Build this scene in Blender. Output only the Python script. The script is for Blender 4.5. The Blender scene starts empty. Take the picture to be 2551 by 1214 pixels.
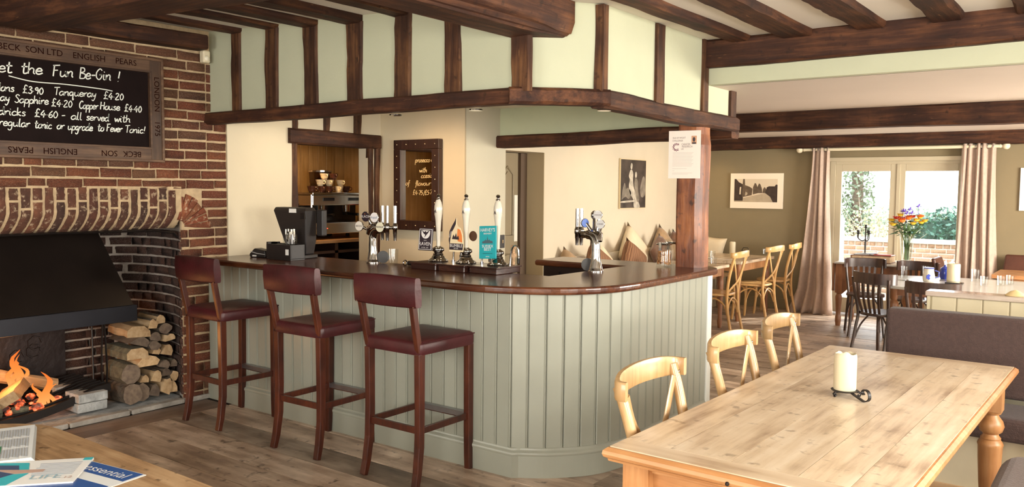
import bpy, bmesh, math, random
from mathutils import Vector, Matrix, noise
random.seed(7)
SC = bpy.context.scene
COL = SC.collection
PI = math.pi

# ------------------------------------------------------------------ camera
cam_d = bpy.data.cameras.new('camera'); cam = bpy.data.objects.new('camera', cam_d); COL.objects.link(cam)
cam_d.sensor_width = 36.0; cam_d.lens = 29.377; cam_d.clip_start = 0.05; cam_d.clip_end = 300
cam.matrix_world = Matrix(((0.8017107, -0.0460901, 0.5959326, 0), (0.5976522, 0.0476738, -0.8003369, 0),
                           (0.0084773, 0.9977990, 0.0657664, 1.62), (0, 0, 0, 1)))
SC.camera = cam

# ------------------------------------------------------------------ world, daylight, exposure
wd = bpy.data.worlds.new('sky'); SC.world = wd; wd.use_nodes = True
bgn = wd.node_tree.nodes['Background']
bgn.inputs['Color'].default_value = (0.96, 0.98, 1.0, 1); bgn.inputs['Strength'].default_value = 7.0
SC.view_settings.view_transform = 'Standard'; SC.view_settings.look = 'None'
SC.view_settings.gamma = 1.0; SC.view_settings.exposure = 0.0; SC.view_settings.use_curve_mapping = False

def area(name, loc, target, sx, sy, power, col):
    l = bpy.data.lights.new(name, 'AREA'); l.shape = 'RECTANGLE'; l.size = sx; l.size_y = sy; l.energy = power; l.color = col
    o = bpy.data.objects.new(name, l); COL.objects.link(o); o.location = loc
    o.rotation_euler = (Vector(target) - Vector(loc)).to_track_quat('-Z', 'Y').to_euler(); return o
DAY = (1.0, 0.93, 0.81)
area('daylight_back_window', (-2.9, -1.85, 1.60), (-2.9, 1.2, 0.0), 1.9, 1.3, 85, DAY)
area('daylight_back_window', (0.2, -1.85, 1.60), (-0.2, 1.2, 0.0), 1.6, 1.3, 150, DAY)
area('daylight_side_window', (2.05, 1.4, 1.65), (-.6, 2.2, 0.0), 1.6, 1.2, 170, DAY)
area('daylight_side_window', (2.05, 4.0, 1.65), (-.6, 3.6, 0.0), 1.4, 1.2, 130, DAY)
area('daylight_side_window', (2.05, 8.6, 1.5), (-1, 8.6, 0.0), 2.2, 1.3, 430, DAY)
sun_d = bpy.data.lights.new('sun', 'SUN'); sun_d.energy = 6.0; sun_d.angle = math.radians(3); sun_d.color = (1, .95, .86)
sun = bpy.data.objects.new('sun', sun_d); COL.objects.link(sun)
sun.rotation_euler = Vector((-0.42, -0.62, -0.66)).to_track_quat('-Z', 'Y').to_euler()

# ------------------------------------------------------------------ mesh helpers
class MB:
    def __init__(s): s.v = []; s.f = []; s.m = []; s.k = 0
    def add(s, vs, fs):
        b = len(s.v); s.v += [tuple(v) for v in vs]
        for f in fs: s.f.append([b + i for i in f]); s.m.append(s.k)
        return s
    def box(s, x0, x1, y0, y1, z0, z1):
        return s.add([(x0,y0,z0),(x1,y0,z0),(x1,y1,z0),(x0,y1,z0),(x0,y0,z1),(x1,y0,z1),(x1,y1,z1),(x0,y1,z1)],
                     [(0,3,2,1),(4,5,6,7),(0,1,5,4),(1,2,6,5),(2,3,7,6),(3,0,4,7)])
    def cbox(s, c, d, rz=0, rx=0, ry=0):
        M = Matrix.Translation(c) @ Matrix.Rotation(rz,4,'Z') @ Matrix.Rotation(ry,4,'Y') @ Matrix.Rotation(rx,4,'X')
        a, b, e = d[0]/2, d[1]/2, d[2]/2
        vs = [M @ Vector(p) for p in [(-a,-b,-e),(a,-b,-e),(a,b,-e),(-a,b,-e),(-a,-b,e),(a,-b,e),(a,b,e),(-a,b,e)]]
        return s.add(vs, [(0,3,2,1),(4,5,6,7),(0,1,5,4),(1,2,6,5),(2,3,7,6),(3,0,4,7)])
    def loft(s, rings, c0=True, c1=True, closed=False):
        n = len(rings[0]); vs = [p for r in rings for p in r]; fs = []
        m = len(rings); rr = range(m if closed else m-1)
        for i in rr:
            for j in range(n):
                a = i*n+j; b = i*n+(j+1)%n; c = ((i+1)%m)*n+(j+1)%n; d = ((i+1)%m)*n+j
                fs.append((a,b,c,d))
        if not closed:
            if c0: fs.append(tuple(range(n-1,-1,-1)))
            if c1: fs.append(tuple(range((m-1)*n, m*n)))
        return s.add(vs, fs)
    def tube(s, pts, r, n=8, caps=True, closed=False, flat=None):
        pts = [Vector(p) for p in pts]; m = len(pts)
        rs = r if isinstance(r, (list, tuple)) else [r]*m
        up = None; rings = []
        for i, p in enumerate(pts):
            if closed: t = (pts[(i+1)%m] - pts[i-1]).normalized()
            else: t = (pts[min(i+1,m-1)] - pts[max(i-1,0)]).normalized()
            if up is None:
                up = Vector((0,0,1)) if abs(t.z) < .9 else Vector((0,1,0))
            a = t.cross(up)
            if a.length < 1e-5: a = t.cross(Vector((1,0,0)))
            a.normalize(); b = a.cross(t).normalized(); up = b
            fw, fh = flat if flat else (1, 1)
            rings.append([p + a*rs[i]*fw*math.cos(2*PI*k/n) + b*rs[i]*fh*math.sin(2*PI*k/n) for k in range(n)])
        return s.loft(rings, caps, caps, closed)
    def strip(s, pts, w, t, upv):
        # rectangular bar along pts, width w along upv, thickness t across
        pts = [Vector(p) for p in pts]; upv = Vector(upv); rings = []; m = len(pts)
        for i, p in enumerate(pts):
            d = (pts[min(i+1,m-1)] - pts[max(i-1,0)]).normalized()
            u = (upv - d*upv.dot(d)).normalized(); a = d.cross(u).normalized()
            ww = w[i] if isinstance(w, (list, tuple)) else w
            rings.append([p+u*ww/2+a*t/2, p-u*ww/2+a*t/2, p-u*ww/2-a*t/2, p+u*ww/2-a*t/2])
        return s.loft(rings)
    def cyl(s, p0, p1, r0, r1=None, n=16, caps=True):
        return s.tube([p0, p1], [r0, r0 if r1 is None else r1], n, caps)
    def lathe(s, prof, n=20, c=(0,0,0), M=None):
        M = M or Matrix.Translation(c); rings = []
        for r, z in prof:
            rings.append([M @ Vector((max(r,1e-4)*math.cos(2*PI*k/n), max(r,1e-4)*math.sin(2*PI*k/n), z)) for k in range(n)])
        return s.loft(rings)
    def prism(s, poly, z0, z1, M=None):
        M = M or Matrix.Identity(4); n = len(poly)
        vs = [M @ Vector((x,y,z0)) for x,y in poly] + [M @ Vector((x,y,z1)) for x,y in poly]
        fs = [tuple(range(n-1,-1,-1)), tuple(range(n,2*n))] + [(i,(i+1)%n,n+(i+1)%n,n+i) for i in range(n)]
        return s.add(vs, fs)
    def ball(s, c, r, nu=14, nv=9, sc=(1,1,1)):
        c = Vector(c)
        prof = [(math.sin(PI*i/nv), -math.cos(PI*i/nv)) for i in range(nv+1)]
        return s.loft([[c + Vector((max(a,1e-3)*r*sc[0]*math.cos(2*PI*k/nu), max(a,1e-3)*r*sc[1]*math.sin(2*PI*k/nu), b*r*sc[2])) for k in range(nu)] for a,b in prof])
    def xf(s, M, i0=0):
        for i in range(i0, len(s.v)): s.v[i] = tuple(M @ Vector(s.v[i]))
        return s
    def jit(s, a, f=6.0, seed=0):
        for i, v in enumerate(s.v):
            d = noise.noise_vector(Vector(v)*f + Vector((seed*3.1, seed, 0)))
            s.v[i] = (v[0]+d.x*a, v[1]+d.y*a, v[2]+d.z*a)
        return s
    def mesh(s, name, mats, smooth=None):
        me = bpy.data.meshes.new(name); me.from_pydata(s.v, [], s.f)
        for m in (mats if isinstance(mats, (list, tuple)) else [mats]): me.materials.append(m)
        if any(s.m): me.polygons.foreach_set('material_index', s.m)
        bm = bmesh.new(); bm.from_mesh(me); bmesh.ops.recalc_face_normals(bm, faces=bm.faces); bm.to_mesh(me); bm.free()
        if smooth:
            me.polygons.foreach_set('use_smooth', [True]*len(me.polygons)); me.set_sharp_from_angle(angle=math.radians(smooth))
        me.update(); return me
    def build(s, name, mats, parent=None, smooth=None, bevel=0, seg=2, loc=None):
        return link(name, s.mesh(name, mats, smooth), parent, bevel, seg, loc)

def link(name, me, parent=None, bevel=0, seg=2, loc=None):
    o = bpy.data.objects.new(name, me); COL.objects.link(o)
    if parent: o.parent = parent
    if loc: o.location = loc
    if bevel:
        b = o.modifiers.new('bevel', 'BEVEL'); b.width = bevel; b.segments = seg; b.limit_method = 'ANGLE'; b.angle_limit = math.radians(40)
        b.harden_normals = False
    return o
def tag(o, label, cat, group=None):
    o['label'] = label; o['category'] = cat
    if group: o['group'] = group
    return o
def thing(name, label, cat, loc=(0,0,0), rz=0, group=None):
    o = bpy.data.objects.new(name, None); COL.objects.link(o); o.location = loc; o.rotation_euler = (0,0,rz)
    o.empty_display_size = .1
    return tag(o, label, cat, group)
def struct(o): o['kind'] = 'structure'; return o
def troot(name):
    o = bpy.data.objects.new(name, None); COL.objects.link(o); return struct(o)
def copy_tree(o, parent=None):
    c = o.copy(); COL.objects.link(c); c.parent = parent
    for ch in list(o.children): copy_tree(ch, c)
    return c
def dup(root, loc, rz, label, group=None):
    r = copy_tree(root); r.location = loc; r.rotation_euler = (0,0,rz); r['label'] = label
    if group: r['group'] = group
    return r
def arc(c, r, a0, a1, n, z=0):
    return [(c[0]+r*math.cos(a0+(a1-a0)*i/n), c[1]+r*math.sin(a0+(a1-a0)*i/n)) for i in range(n+1)]
def crom(P, k=6):
    P = [Vector(p) for p in P]
    if len(P) < 3: return P
    out = []
    for i in range(len(P)-1):
        a = P[max(i-1,0)]; b = P[i]; c = P[i+1]; d = P[min(i+2,len(P)-1)]
        for j in range(k):
            t = j/k
            out.append(.5*((2*b)+(c-a)*t+(2*a-5*b+4*c-d)*t*t+(3*b-a-3*c+d)*t**3))
    out.append(P[-1]); return out
def Tm(loc, rz=0, rx=0, ry=0):
    return Matrix.Translation(loc) @ Matrix.Rotation(rz,4,'Z') @ Matrix.Rotation(ry,4,'Y') @ Matrix.Rotation(rx,4,'X')

def beam(name, p0, p1, w, h, mat, parent=None, seed=0, wob=.008, seg=None, cham=.012):
    # rough hewn timber from p0 to p1 (centre line), w across (horizontal) and h up
    p0 = Vector(p0); p1 = Vector(p1); L = (p1-p0).length; d = (p1-p0)/L
    vert = abs(d.z) > .8
    u = Vector((0,0,1)) if not vert else Vector((0,1,0))
    a = d.cross(u).normalized(); b = a.cross(d).normalized()
    n = seg or max(4, int(L/.07)); rings = []
    for i in range(n+1):
        p = p0 + d*(L*i/n); q = p*1.7 + Vector((seed*5.3, seed*2.1, 0))
        ww = w/2*(1+noise.noise(q)*wob*6); hh = h/2*(1+noise.noise(q+Vector((9,0,3)))*wob*7+noise.noise(q*6)*wob*1.5)
        o = a*noise.noise(q+Vector((3,7,1)))*wob*1.5 + b*noise.noise(q+Vector((1,4,8)))*wob*1.0
        r = []
        for k, (sx, sy) in enumerate([(-1,-1),(1,-1),(1,1),(-1,1)]):
            cc = cham*(1.1+.9*noise.noise(q*3+Vector((k*4,0,0)))+.5*noise.noise(q*11+Vector((k*7,0,0))))
            c1 = Vector((sx*ww, sy*(hh-cc))); c2 = Vector((sx*(ww-cc), sy*hh))
            r.append((k, c1, c2))
        ring2 = [r[0][1], r[0][2], r[1][2], r[1][1], r[2][1], r[2][2], r[3][2], r[3][1]]
        rings.append([p + o + a*c.x + b*c.y for c in ring2])
    return MB().loft(rings).build(name, mat, parent, smooth=35)

# ------------------------------------------------------------------ materials
def _new(name):
    m = bpy.data.materials.new(name); m.use_nodes = True; nt = m.node_tree
    return m, nt, nt.nodes['Principled BSDF']
def c4(c): return (c[0], c[1], c[2], 1)
def N(nt, t, **kw):
    n = nt.nodes.new(t)
    for k, v in kw.items():
        if k in n.inputs: n.inputs[k].default_value = v
        else: setattr(n, k, v)
    return n
def mixc(nt, fac, a, b, mode='MIX'):
    n = nt.nodes.new('ShaderNodeMix'); n.data_type = 'RGBA'; n.blend_type = mode
    for i, x in ((0, fac), (6, a), (7, b)):
        if isinstance(x, (int, float)): n.inputs[i].default_value = x
        elif isinstance(x, tuple): n.inputs[i].default_value = c4(x)
        else: nt.links.new(x, n.inputs[i])
    return n.outputs[2]
def ramp(nt, fac, stops):
    r = nt.nodes.new('ShaderNodeValToRGB'); nt.links.new(fac, r.inputs[0]); e = r.color_ramp.elements
    e[0].position, e[0].color = stops[0][0], c4(stops[0][1]); e[1].position, e[1].color = stops[-1][0], c4(stops[-1][1])
    for p, c in stops[1:-1]:
        x = e.new(p); x.color = c4(c)
    return r.outputs[0]
def texmap(nt, scale=(1,1,1), loc=(0,0,0), rnd=True):
    tc = N(nt, 'ShaderNodeTexCoord'); mp = N(nt, 'ShaderNodeMapping'); mp.inputs['Scale'].default_value = scale
    nt.links.new(tc.outputs['Object'], mp.inputs['Vector'])
    if rnd:
        oi = N(nt, 'ShaderNodeObjectInfo'); ml = N(nt, 'ShaderNodeMath', operation='MULTIPLY'); ml.inputs[1].default_value = 37.0
        nt.links.new(oi.outputs['Random'], ml.inputs[0]); nt.links.new(ml.outputs[0], mp.inputs['Location'])
    return mp.outputs[0]
def tnoise(nt, vec, scale, detail=4, rough=.55):
    n = N(nt, 'ShaderNodeTexNoise'); n.inputs['Scale'].default_value = scale; n.inputs['Detail'].default_value = detail
    n.inputs['Roughness'].default_value = rough; nt.links.new(vec, n.inputs['Vector']); return n.outputs[0]
def bump(nt, b, h, strength, dist=.01):
    n = N(nt, 'ShaderNodeBump'); n.inputs['Strength'].default_value = strength; n.inputs['Distance'].default_value = dist
    nt.links.new(h, n.inputs['Height']); nt.links.new(n.outputs[0], b.inputs['Normal'])
def plain(name, col, rough=.5, metal=0, var=0, vs=8, bmp=0, bs=40, coat=0, col2=None, spec=None, sheen=0):
    m, nt, b = _new(name); b.inputs['Base Color'].default_value = c4(col); b.inputs['Roughness'].default_value = rough
    b.inputs['Metallic'].default_value = metal
    if coat: b.inputs['Coat Weight'].default_value = coat; b.inputs['Coat Roughness'].default_value = .12
    if spec is not None: b.inputs['Specular IOR Level'].default_value = spec
    if sheen: b.inputs['Sheen Weight'].default_value = sheen
    if var or bmp:
        v = texmap(nt)
        if var:
            f = tnoise(nt, v, vs)
            c2 = col2 or tuple(c*(1-var) for c in col)
            nt.links.new(ramp(nt, f, [(.3, c2), (.7, col)]), b.inputs['Base Color'])
        if bmp: bump(nt, b, tnoise(nt, v, bs, 5), bmp)
    return m
def wood(name, dark, mid, light, axis='X', sc=1.0, rough=.5, coat=0, bmp=.25, rnd=.25, stretch=14, spots=0, spec=.5, fleck=0):
    m, nt, b = _new(name); b.inputs['Roughness'].default_value = rough
    s = {'X': (1, stretch, stretch), 'Y': (stretch, 1, stretch), 'Z': (stretch, stretch, 1)}[axis]
    v = texmap(nt, tuple(x*sc for x in s)); v2 = texmap(nt, (sc*2.2,)*3)
    f1 = tnoise(nt, v, 2.2, 8, .62); f2 = tnoise(nt, v2, 1.6, 4)
    ad = N(nt, 'ShaderNodeMix'); ad.data_type = 'FLOAT'; ad.inputs[0].default_value = .42
    nt.links.new(f1, ad.inputs[2]); nt.links.new(f2, ad.inputs[3])
    c = ramp(nt, ad.outputs[0], [(.30, dark), (.48, mid), (.66, light)])
    if rnd:
        oi = N(nt, 'ShaderNodeObjectInfo')
        k = ramp(nt, oi.outputs['Random'], [(0, (1-rnd,)*3), (1, (1+rnd*.6,)*3)])
        c = mixc(nt, 1.0, c, k, 'MULTIPLY')
    if spots:
        f3 = tnoise(nt, v2, 9, 3); c = mixc(nt, ramp(nt, f3, [(.6, (0,0,0)), (.72, (spots,)*3)]), c, tuple(x*.45 for x in dark))
    if fleck:
        f4 = tnoise(nt, v, 5.5, 3, .6); c = mixc(nt, ramp(nt, f4, [(.69, (0,0,0)), (.76, (fleck,)*3)]), c, (.30,.15,.065))
    nt.links.new(c, b.inputs['Base Color']); b.inputs['Specular IOR Level'].default_value = spec
    if coat: b.inputs['Coat Weight'].default_value = coat; b.inputs['Coat Roughness'].default_value = .1
    if bmp: bump(nt, b, f1, bmp, .006)
    return m
def glassm(name, col=(1,1,1), rough=0.0, ior=1.45):
    m, nt, b = _new(name); b.inputs['Base Color'].default_value = c4(col); b.inputs['Roughness'].default_value = rough
    b.inputs['Transmission Weight'].default_value = 1; b.inputs['IOR'].default_value = ior; return m
def pane(name, tint=(1,1,1), g=.06):
    m, nt, b = _new(name); nt.nodes.remove(b); o = nt.nodes['Material Output']
    t = N(nt, 'ShaderNodeBsdfTransparent'); t.inputs[0].default_value = c4(tint)
    gl = N(nt, 'ShaderNodeBsdfGlossy'); gl.inputs['Roughness'].default_value = .02
    mx = N(nt, 'ShaderNodeMixShader'); mx.inputs[0].default_value = g
    nt.links.new(t.outputs[0], mx.inputs[1]); nt.links.new(gl.outputs[0], mx.inputs[2]); nt.links.new(mx.outputs[0], o.inputs[0]); return m
def emit(name, col, st):
    m, nt, b = _new(name); b.inputs['Base Color'].default_value = c4(col)
    b.inputs['Emission Color'].default_value = c4(col); b.inputs['Emission Strength'].default_value = st; return m

OAKD, OAKM, OAKL = (.013,.0045,.003), (.040,.0135,.0065), (.125,.047,.018)
OX = wood('old_oak_x', OAKD, OAKM, OAKL, 'X', 1.0, .68, bmp=1.0, rnd=.15, spots=.6, spec=.3, fleck=.6)
OY = wood('old_oak_y', OAKD, OAKM, OAKL, 'Y', 1.0, .68, bmp=1.0, rnd=.15, spots=.6, spec=.3, fleck=.6)
OZ = wood('old_oak_z', (.016,.006,.0035), (.055,.021,.0095), (.17,.075,.028), 'Z', 1.0, .68, bmp=1.0, rnd=.2, spots=.6, spec=.3, fleck=.7)
POSTM = wood('post_oak', (.022,.007,.004), (.17,.047,.014), (.42,.15,.045), 'Z', 1.0, .42, coat=.15, bmp=.9, rnd=0, spots=.7, stretch=7)
BARTOP = wood('bar_top', (.028,.008,.004), (.075,.022,.010), (.16,.055,.022), 'X', .9, .24, coat=.15, bmp=.05, rnd=.1)
STOOLW = wood('stool_mahogany', (.018,.0032,.0018), (.050,.009,.0036), (.10,.022,.008), 'Z', 1.6, .34, coat=.15, bmp=.05, rnd=.1)
PINE = wood('pine_top', (.26,.155,.085), (.62,.475,.32), (.76,.63,.47), 'Y', .9, .36, coat=.2, bmp=.12, rnd=.14, stretch=12, spots=.6)
PINEZ = wood('pine_leg', (.26,.105,.035), (.40,.18,.065), (.52,.27,.11), 'Z', 1.2, .4, bmp=.05, rnd=.1)
PINEX = wood('pine_apron', (.26,.105,.035), (.40,.18,.065), (.52,.27,.11), 'X', 1.2, .4, bmp=.05, rnd=.1)
PALEX = wood('pale_pine_x', (.36,.21,.10), (.52,.33,.17), (.64,.45,.27), 'X', 1, .45, bmp=.05, rnd=.15)
CHAIRW = wood('chair_beech', (.30,.165,.065), (.45,.27,.115), (.54,.35,.17), 'Z', 1.4, .35, coat=.25, bmp=.04, rnd=.16)
CHAIRD = wood('chair_oak_dark', (.26,.15,.06), (.38,.23,.10), (.48,.31,.15), 'Z', 1.4, .35, coat=.25, bmp=.04, rnd=.1)
DARKW = wood('bistro_dark', (.018,.009,.008), (.04,.02,.016), (.075,.04,.03), 'Z', 1.4, .3, coat=.3, bmp=.05, rnd=.1)
TABLEOLD = wood('coffee_table', (.15,.075,.033), (.40,.24,.12), (.58,.39,.22), 'X', .9, .42, coat=.1, bmp=.1, rnd=.1, spots=.8)
CONSOLEW = wood('console_wood', (.13,.045,.018), (.24,.095,.038), (.34,.15,.065), 'Z', 1.2, .4, coat=.2, bmp=.05, rnd=.1)
PLANK = wood('floor_plank', (.10,.066,.045), (.36,.26,.185), (.70,.56,.43), 'X', .8, .38, bmp=.35, rnd=.4, stretch=6, spots=.7)
PLANKY = wood('floor_plank_y', (.10,.06,.042), (.20,.13,.09), (.32,.225,.16), 'Y', .8, .42, bmp=.25, rnd=.2, stretch=7, spots=.35)
NICHEW = wood('niche_board', (.17,.095,.035), (.30,.18,.07), (.42,.27,.12), 'Z', 1, .5, bmp=.1, rnd=.15)

SAGE = plain('plaster_sage', (.48,.49,.35), .85, var=.06, vs=3, bmp=.35, bs=9)
CREAM = plain('plaster_cream', (.74,.69,.57), .85, var=.05, vs=3, bmp=.3, bs=9)
CREAMW = plain('plaster_settle', (.60,.525,.40), .85, var=.05, vs=3, bmp=.3, bs=9)
WHITEC = plain('ceiling_white', (.70,.65,.56), .9, var=.04, vs=2, bmp=.2, bs=10)
PINKC = plain('ceiling_pinkish', (.62,.54,.465), .85, var=.05, vs=1.5, bmp=.1, bs=8)
CREAML = plain('plaster_hatch', (.62,.545,.40), .85, var=.05, vs=3, bmp=.3, bs=9)
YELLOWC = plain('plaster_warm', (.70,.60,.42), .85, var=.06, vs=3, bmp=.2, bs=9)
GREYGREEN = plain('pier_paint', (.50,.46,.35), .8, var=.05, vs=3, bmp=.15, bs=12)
OLIVE = plain('olive_paint', (.235,.185,.105), .85, var=.08, vs=3, bmp=.1, bs=14)
BARPAINT = plain('bar_paint', (.29,.295,.242), .33, var=.05, vs=5, bmp=.04, bs=25)
DOORPAINT = plain('door_paint', (.24,.19,.115), .5, var=.06, vs=4)
FRAMEP = plain('frame_paint', (.50,.43,.30), .5, var=.05, vs=4)
CREAMPANEL = plain('panel_cream', (.60,.53,.37), .55, var=.10, vs=6, bmp=.05)
BROWNFAB = plain('brown_fabric', (.066,.037,.031), .95, var=.25, vs=60, bmp=.5, bs=160, sheen=.1)
MAUVEFAB = plain('mauve_fabric', (.16,.115,.11), .95, var=.2, vs=60, bmp=.5, bs=160, sheen=.3)
LEATHER = plain('oxblood_leather', (.062,.0085,.011), .40, var=.45, vs=7, bmp=.12, bs=45, col2=(.030,.005,.0055), spec=.4)
TANLEA = plain('brown_leather', (.09,.03,.018), .35, var=.4, vs=8, bmp=.1)
CHROME = plain('chrome', (.46,.445,.43), .07, 1)
BRASSN = plain('nail_brass', (.75,.6,.4), .25, 1)
STEELF = plain('foot_plate', (.42,.42,.45), .35, 1, var=.2)
IRON = plain('black_iron', (.018,.014,.013), .42, .3, var=.3, vs=20)
HOODM = plain('hood_metal', (.022,.015,.012), .36, .35, var=.3, vs=5)
FIREIRON = plain('fireback_iron', (.035,.027,.027), .5, .5, bmp=.8, bs=14)
BLACKP = plain('black_plastic', (.018,.014,.013), .42, bmp=.1, bs=200)
BLACKG = plain('black_gloss', (.012,.010,.010), .15)
WHITEP = plain('white_paper', (.78,.76,.72), .7)
PORC = plain('porcelain', (.64,.59,.49), .14, coat=.3)
SILVERD = plain('silver_disc', (.70,.68,.66), .25, .4)
WAX = plain('candle_wax', (.62,.54,.37), .45)
CHALK = plain('chalk', (.74,.76,.70), .95)
SLATE = plain('chalkboard_slate', (.012,.0065,.006), .9, var=.3, vs=6, spec=.12)
CRATE = wood('crate_wood', (.032,.014,.007), (.080,.038,.018), (.15,.08,.04), 'Y', 1.4, .6, bmp=.3, rnd=.25)
CRATEZ = wood('crate_wood_z', (.032,.014,.007), (.080,.038,.018), (.15,.08,.04), 'Z', 1.4, .6, bmp=.3, rnd=.25)
STENCIL = plain('stencil_ink', (.016,.004,.003), 1.0, spec=0)
GLASS = pane('clear_glass', (.965,.97,.965), .045); PANE = pane('window_pane'); MIRROR = plain('mirror_silver', (.82,.74,.62), .03, 1)
MORTAR = plain('lime_mortar', (.56,.41,.245), .95, var=.3, vs=18, bmp=.8, bs=60)
MORTARW = plain('white_mortar', (.52,.46,.40), .95, var=.5, vs=7, bmp=.8, bs=60, col2=(.26,.20,.17))
STONE = plain('hearth_stone', (.45,.41,.36), .9, var=.4, vs=12, bmp=.8, bs=50)
ASH = plain('ash', (.52,.53,.52), .95, var=.5, vs=14, bmp=.9, bs=60)
def brickm(name, cols, wash=.25, washc=(.50,.38,.25)):
    m, nt, b = _new(name); b.inputs['Roughness'].default_value = .9
    oi = N(nt, 'ShaderNodeObjectInfo'); v = texmap(nt, (1,1,1)); n = len(cols)
    r = ramp(nt, oi.outputs['Random'], [(i/(n-1), c) for i, c in enumerate(cols)])
    f = tnoise(nt, v, 11, 6, .65); c = mixc(nt, ramp(nt, f, [(.35, (.0,)*3), (.7, (.75,)*3)]), r, tuple(x*.35 for x in cols[0]))
    f2 = tnoise(nt, v, 26, 5, .7); c = mixc(nt, ramp(nt, f2, [(.55, (0,)*3), (.66, (wash,)*3)]), c, washc)
    nt.links.new(c, b.inputs['Base Color']); bump(nt, b, f2, .8, .012); return m
BRICK = brickm('brick_red', [(.13,.034,.016), (.27,.066,.026), (.18,.050,.021), (.32,.095,.036), (.10,.033,.017), (.24,.064,.022), (.17,.07,.032)], .7)
BRICKT = brickm('brick_tan', [(.17,.07,.034), (.22,.09,.04), (.13,.05,.026), (.20,.075,.034)], .7)
BRICKD = brickm('brick_sooty', [(.065,.026,.018), (.10,.036,.022), (.045,.022,.018), (.13,.048,.028), (.08,.032,.022), (.15,.06,.035)], .8, (.40,.33,.29))
BRICKA = brickm('brick_arch', [(.055,.022,.014), (.095,.030,.016), (.14,.052,.026), (.038,.018,.013), (.17,.060,.028)], .7)
BRICKO = brickm('brick_garden', [(.50,.30,.18), (.58,.38,.24), (.46,.30,.20), (.62,.45,.32)], .3, (.7,.6,.45))
# ================================================================== THE SETTING
XL, XW = -5.62, 2.0           # left wall face, right wall face
def zc(x): return 2.645 + max(0, -2.4 - x)*.04
# ---- floor: one plank object per board
floor = struct(MB().box(-7.3, XW+.2, -2.0, 11.7, -.12, -.012).build('floor', plain('floor_base', (.05,.035,.025), .9)))
PW = .238; y = 0.02; k = 0
pl_me = {}
def plank(x0, x1, y0, y1, mat, z=0):
    L, w = x1-x0, y1-y0; key = (round(L,2), round(w,2), mat.name)
    if key not in pl_me:
        pl_me[key] = MB().box(-L/2, L/2, -w/2+.0035, w/2-.0035, -.02, 0).mesh('plank', mat)
    o = link('plank', pl_me[key], floor); o.location = ((x0+x1)/2, (y0+y1)/2, z + random.uniform(-.0015, .001)); return o
y = .55
while y < 11.3:
    a = -5.32
    xs = [a]
    while xs[-1] < 1.9:
        xs.append(min(XW, xs[-1] + random.choice([1.8, 2.2, 2.6, 3.0])))
    if y > 5.9: xs = [-5.1] + [q for q in xs[1:]]
    for q in range(len(xs)-1):
        if xs[q+1]-xs[q] > .1: plank(xs[q], xs[q+1]-.002, y, min(y+PW, 11.4), PLANK)
    y += PW
for yy in (.2, 1.35, 2.5):
    plank(-5.60, -5.325, yy, min(yy+1.146, 3.69), PLANKY)

# ---- ceilings with their joists and beams
ceil = struct(MB().add([(-5.8,-2,zc(-5.8)),(-2.4,-2,2.645),(XW+.1,-2,2.645),(XW+.1,5.5,2.645),(-2.4,5.5,2.645),(-5.8,5.5,zc(-5.8)),
     (-5.8,-2,3),(XW+.1,-2,3),(XW+.1,5.5,3),(-5.8,5.5,3)], [(0,1,4,5),(1,2,3,4),(6,7,8,9),(0,6,7,2,1),(5,9,6,0),(3,8,9,5,4),(2,7,8,3)]).build('ceiling', WHITEC))
for i, (x, w, zb) in enumerate([(-5.285,.11,2.725), (-4.88,.14,2.712), (-4.47,.14,2.685), (-4.045,.15,2.66), (-3.62,.14,2.66), (-3.215,.14,2.64)]):
    beam('joist', (x,-1.9,(zb+zc(x)+.05)/2), (x,3.735,(zb+zc(x)+.05)/2), w, zc(x)+.05-zb, OY, ceil, i, .006)
for i, (x0, x1) in enumerate([(-2.235,-2.10), (-1.88,-1.69), (-1.43,-1.245), (-1.0,-.83), (-.56,-.38), (-.1,.08), (.36,.52), (.8,.97), (1.25,1.42)]):
    beam('joist', ((x0+x1)/2,-1.9,2.648), ((x0+x1)/2,5.48,2.648), x1-x0, .09, OY, ceil, 20+i, .010)
# carved bridging beam with a moulded chamfer running into the bulkhead
rg = []
prof = [(-2.80,2.448),(-2.60,2.450),(-2.592,2.462),(-2.578,2.466),(-2.562,2.490),(-2.545,2.496),(-2.528,2.512),(-2.524,2.535),(-2.524,2.80),(-2.80,2.80)]
for yy, st in [(-1.9,0),(0,0),(2,0),(3,0),(3.55,0),(3.70,.35),(3.80,1.0),(3.99,1.0)]:
    ring = []
    for j, (x, z) in enumerate(prof):
        if 1 <= j <= 6 and st: z = z + (2.455-z)*st*.55 if j < 6 else z; x = x + (-2.530-x)*st*.5
        ring.append((x, yy if x < -2.75 or yy < 3.9 else min(yy, 3.72+(x+2.75)*1.03), z))
    rg.append(ring)
MB().loft(rg).build('bridging_beam', OY, ceil, smooth=30)
beam('bridging_beam', (-5.52,2.33,2.655), (-2.75,2.74,2.655), .32, .16, OX, ceil, 41, .010)
beam('wall_plate', (-5.60,-1.9,2.655), (-5.60,3.64,2.665), .20, .105, OY, ceil, 42, .007)
beam('cross_beam', (-2.42,5.50,2.552), (XW,5.50,2.565), .17, .195, OX, ceil, 43, .012)
ceil2 = struct(MB().box(-5.5, XW+.1, 5.55, 11.6, 2.345, 2.5).build('ceiling_dining', PINKC))
beam('cross_beam', (-5.1,7.78,2.265), (XW,7.78,2.27), .20, .18, OX, ceil2, 44, .014)
beam('cross_beam', (-5.1,11.30,2.27), (XW,11.30,2.285), .20, .17, OX, ceil2, 45, .018)
wst = struct(MB().box(-2.42, XW, 5.475, 5.56, 2.345, 2.66).build('wall_step', SAGE))
ceil3 = struct(MB().prism([(-5.75,3.77),(-2.78,3.77),(-2.45,4.11),(-2.45,6.05),(-5.75,6.05)], 2.33, 2.36).build('ceiling_bar', CREAM))

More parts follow.
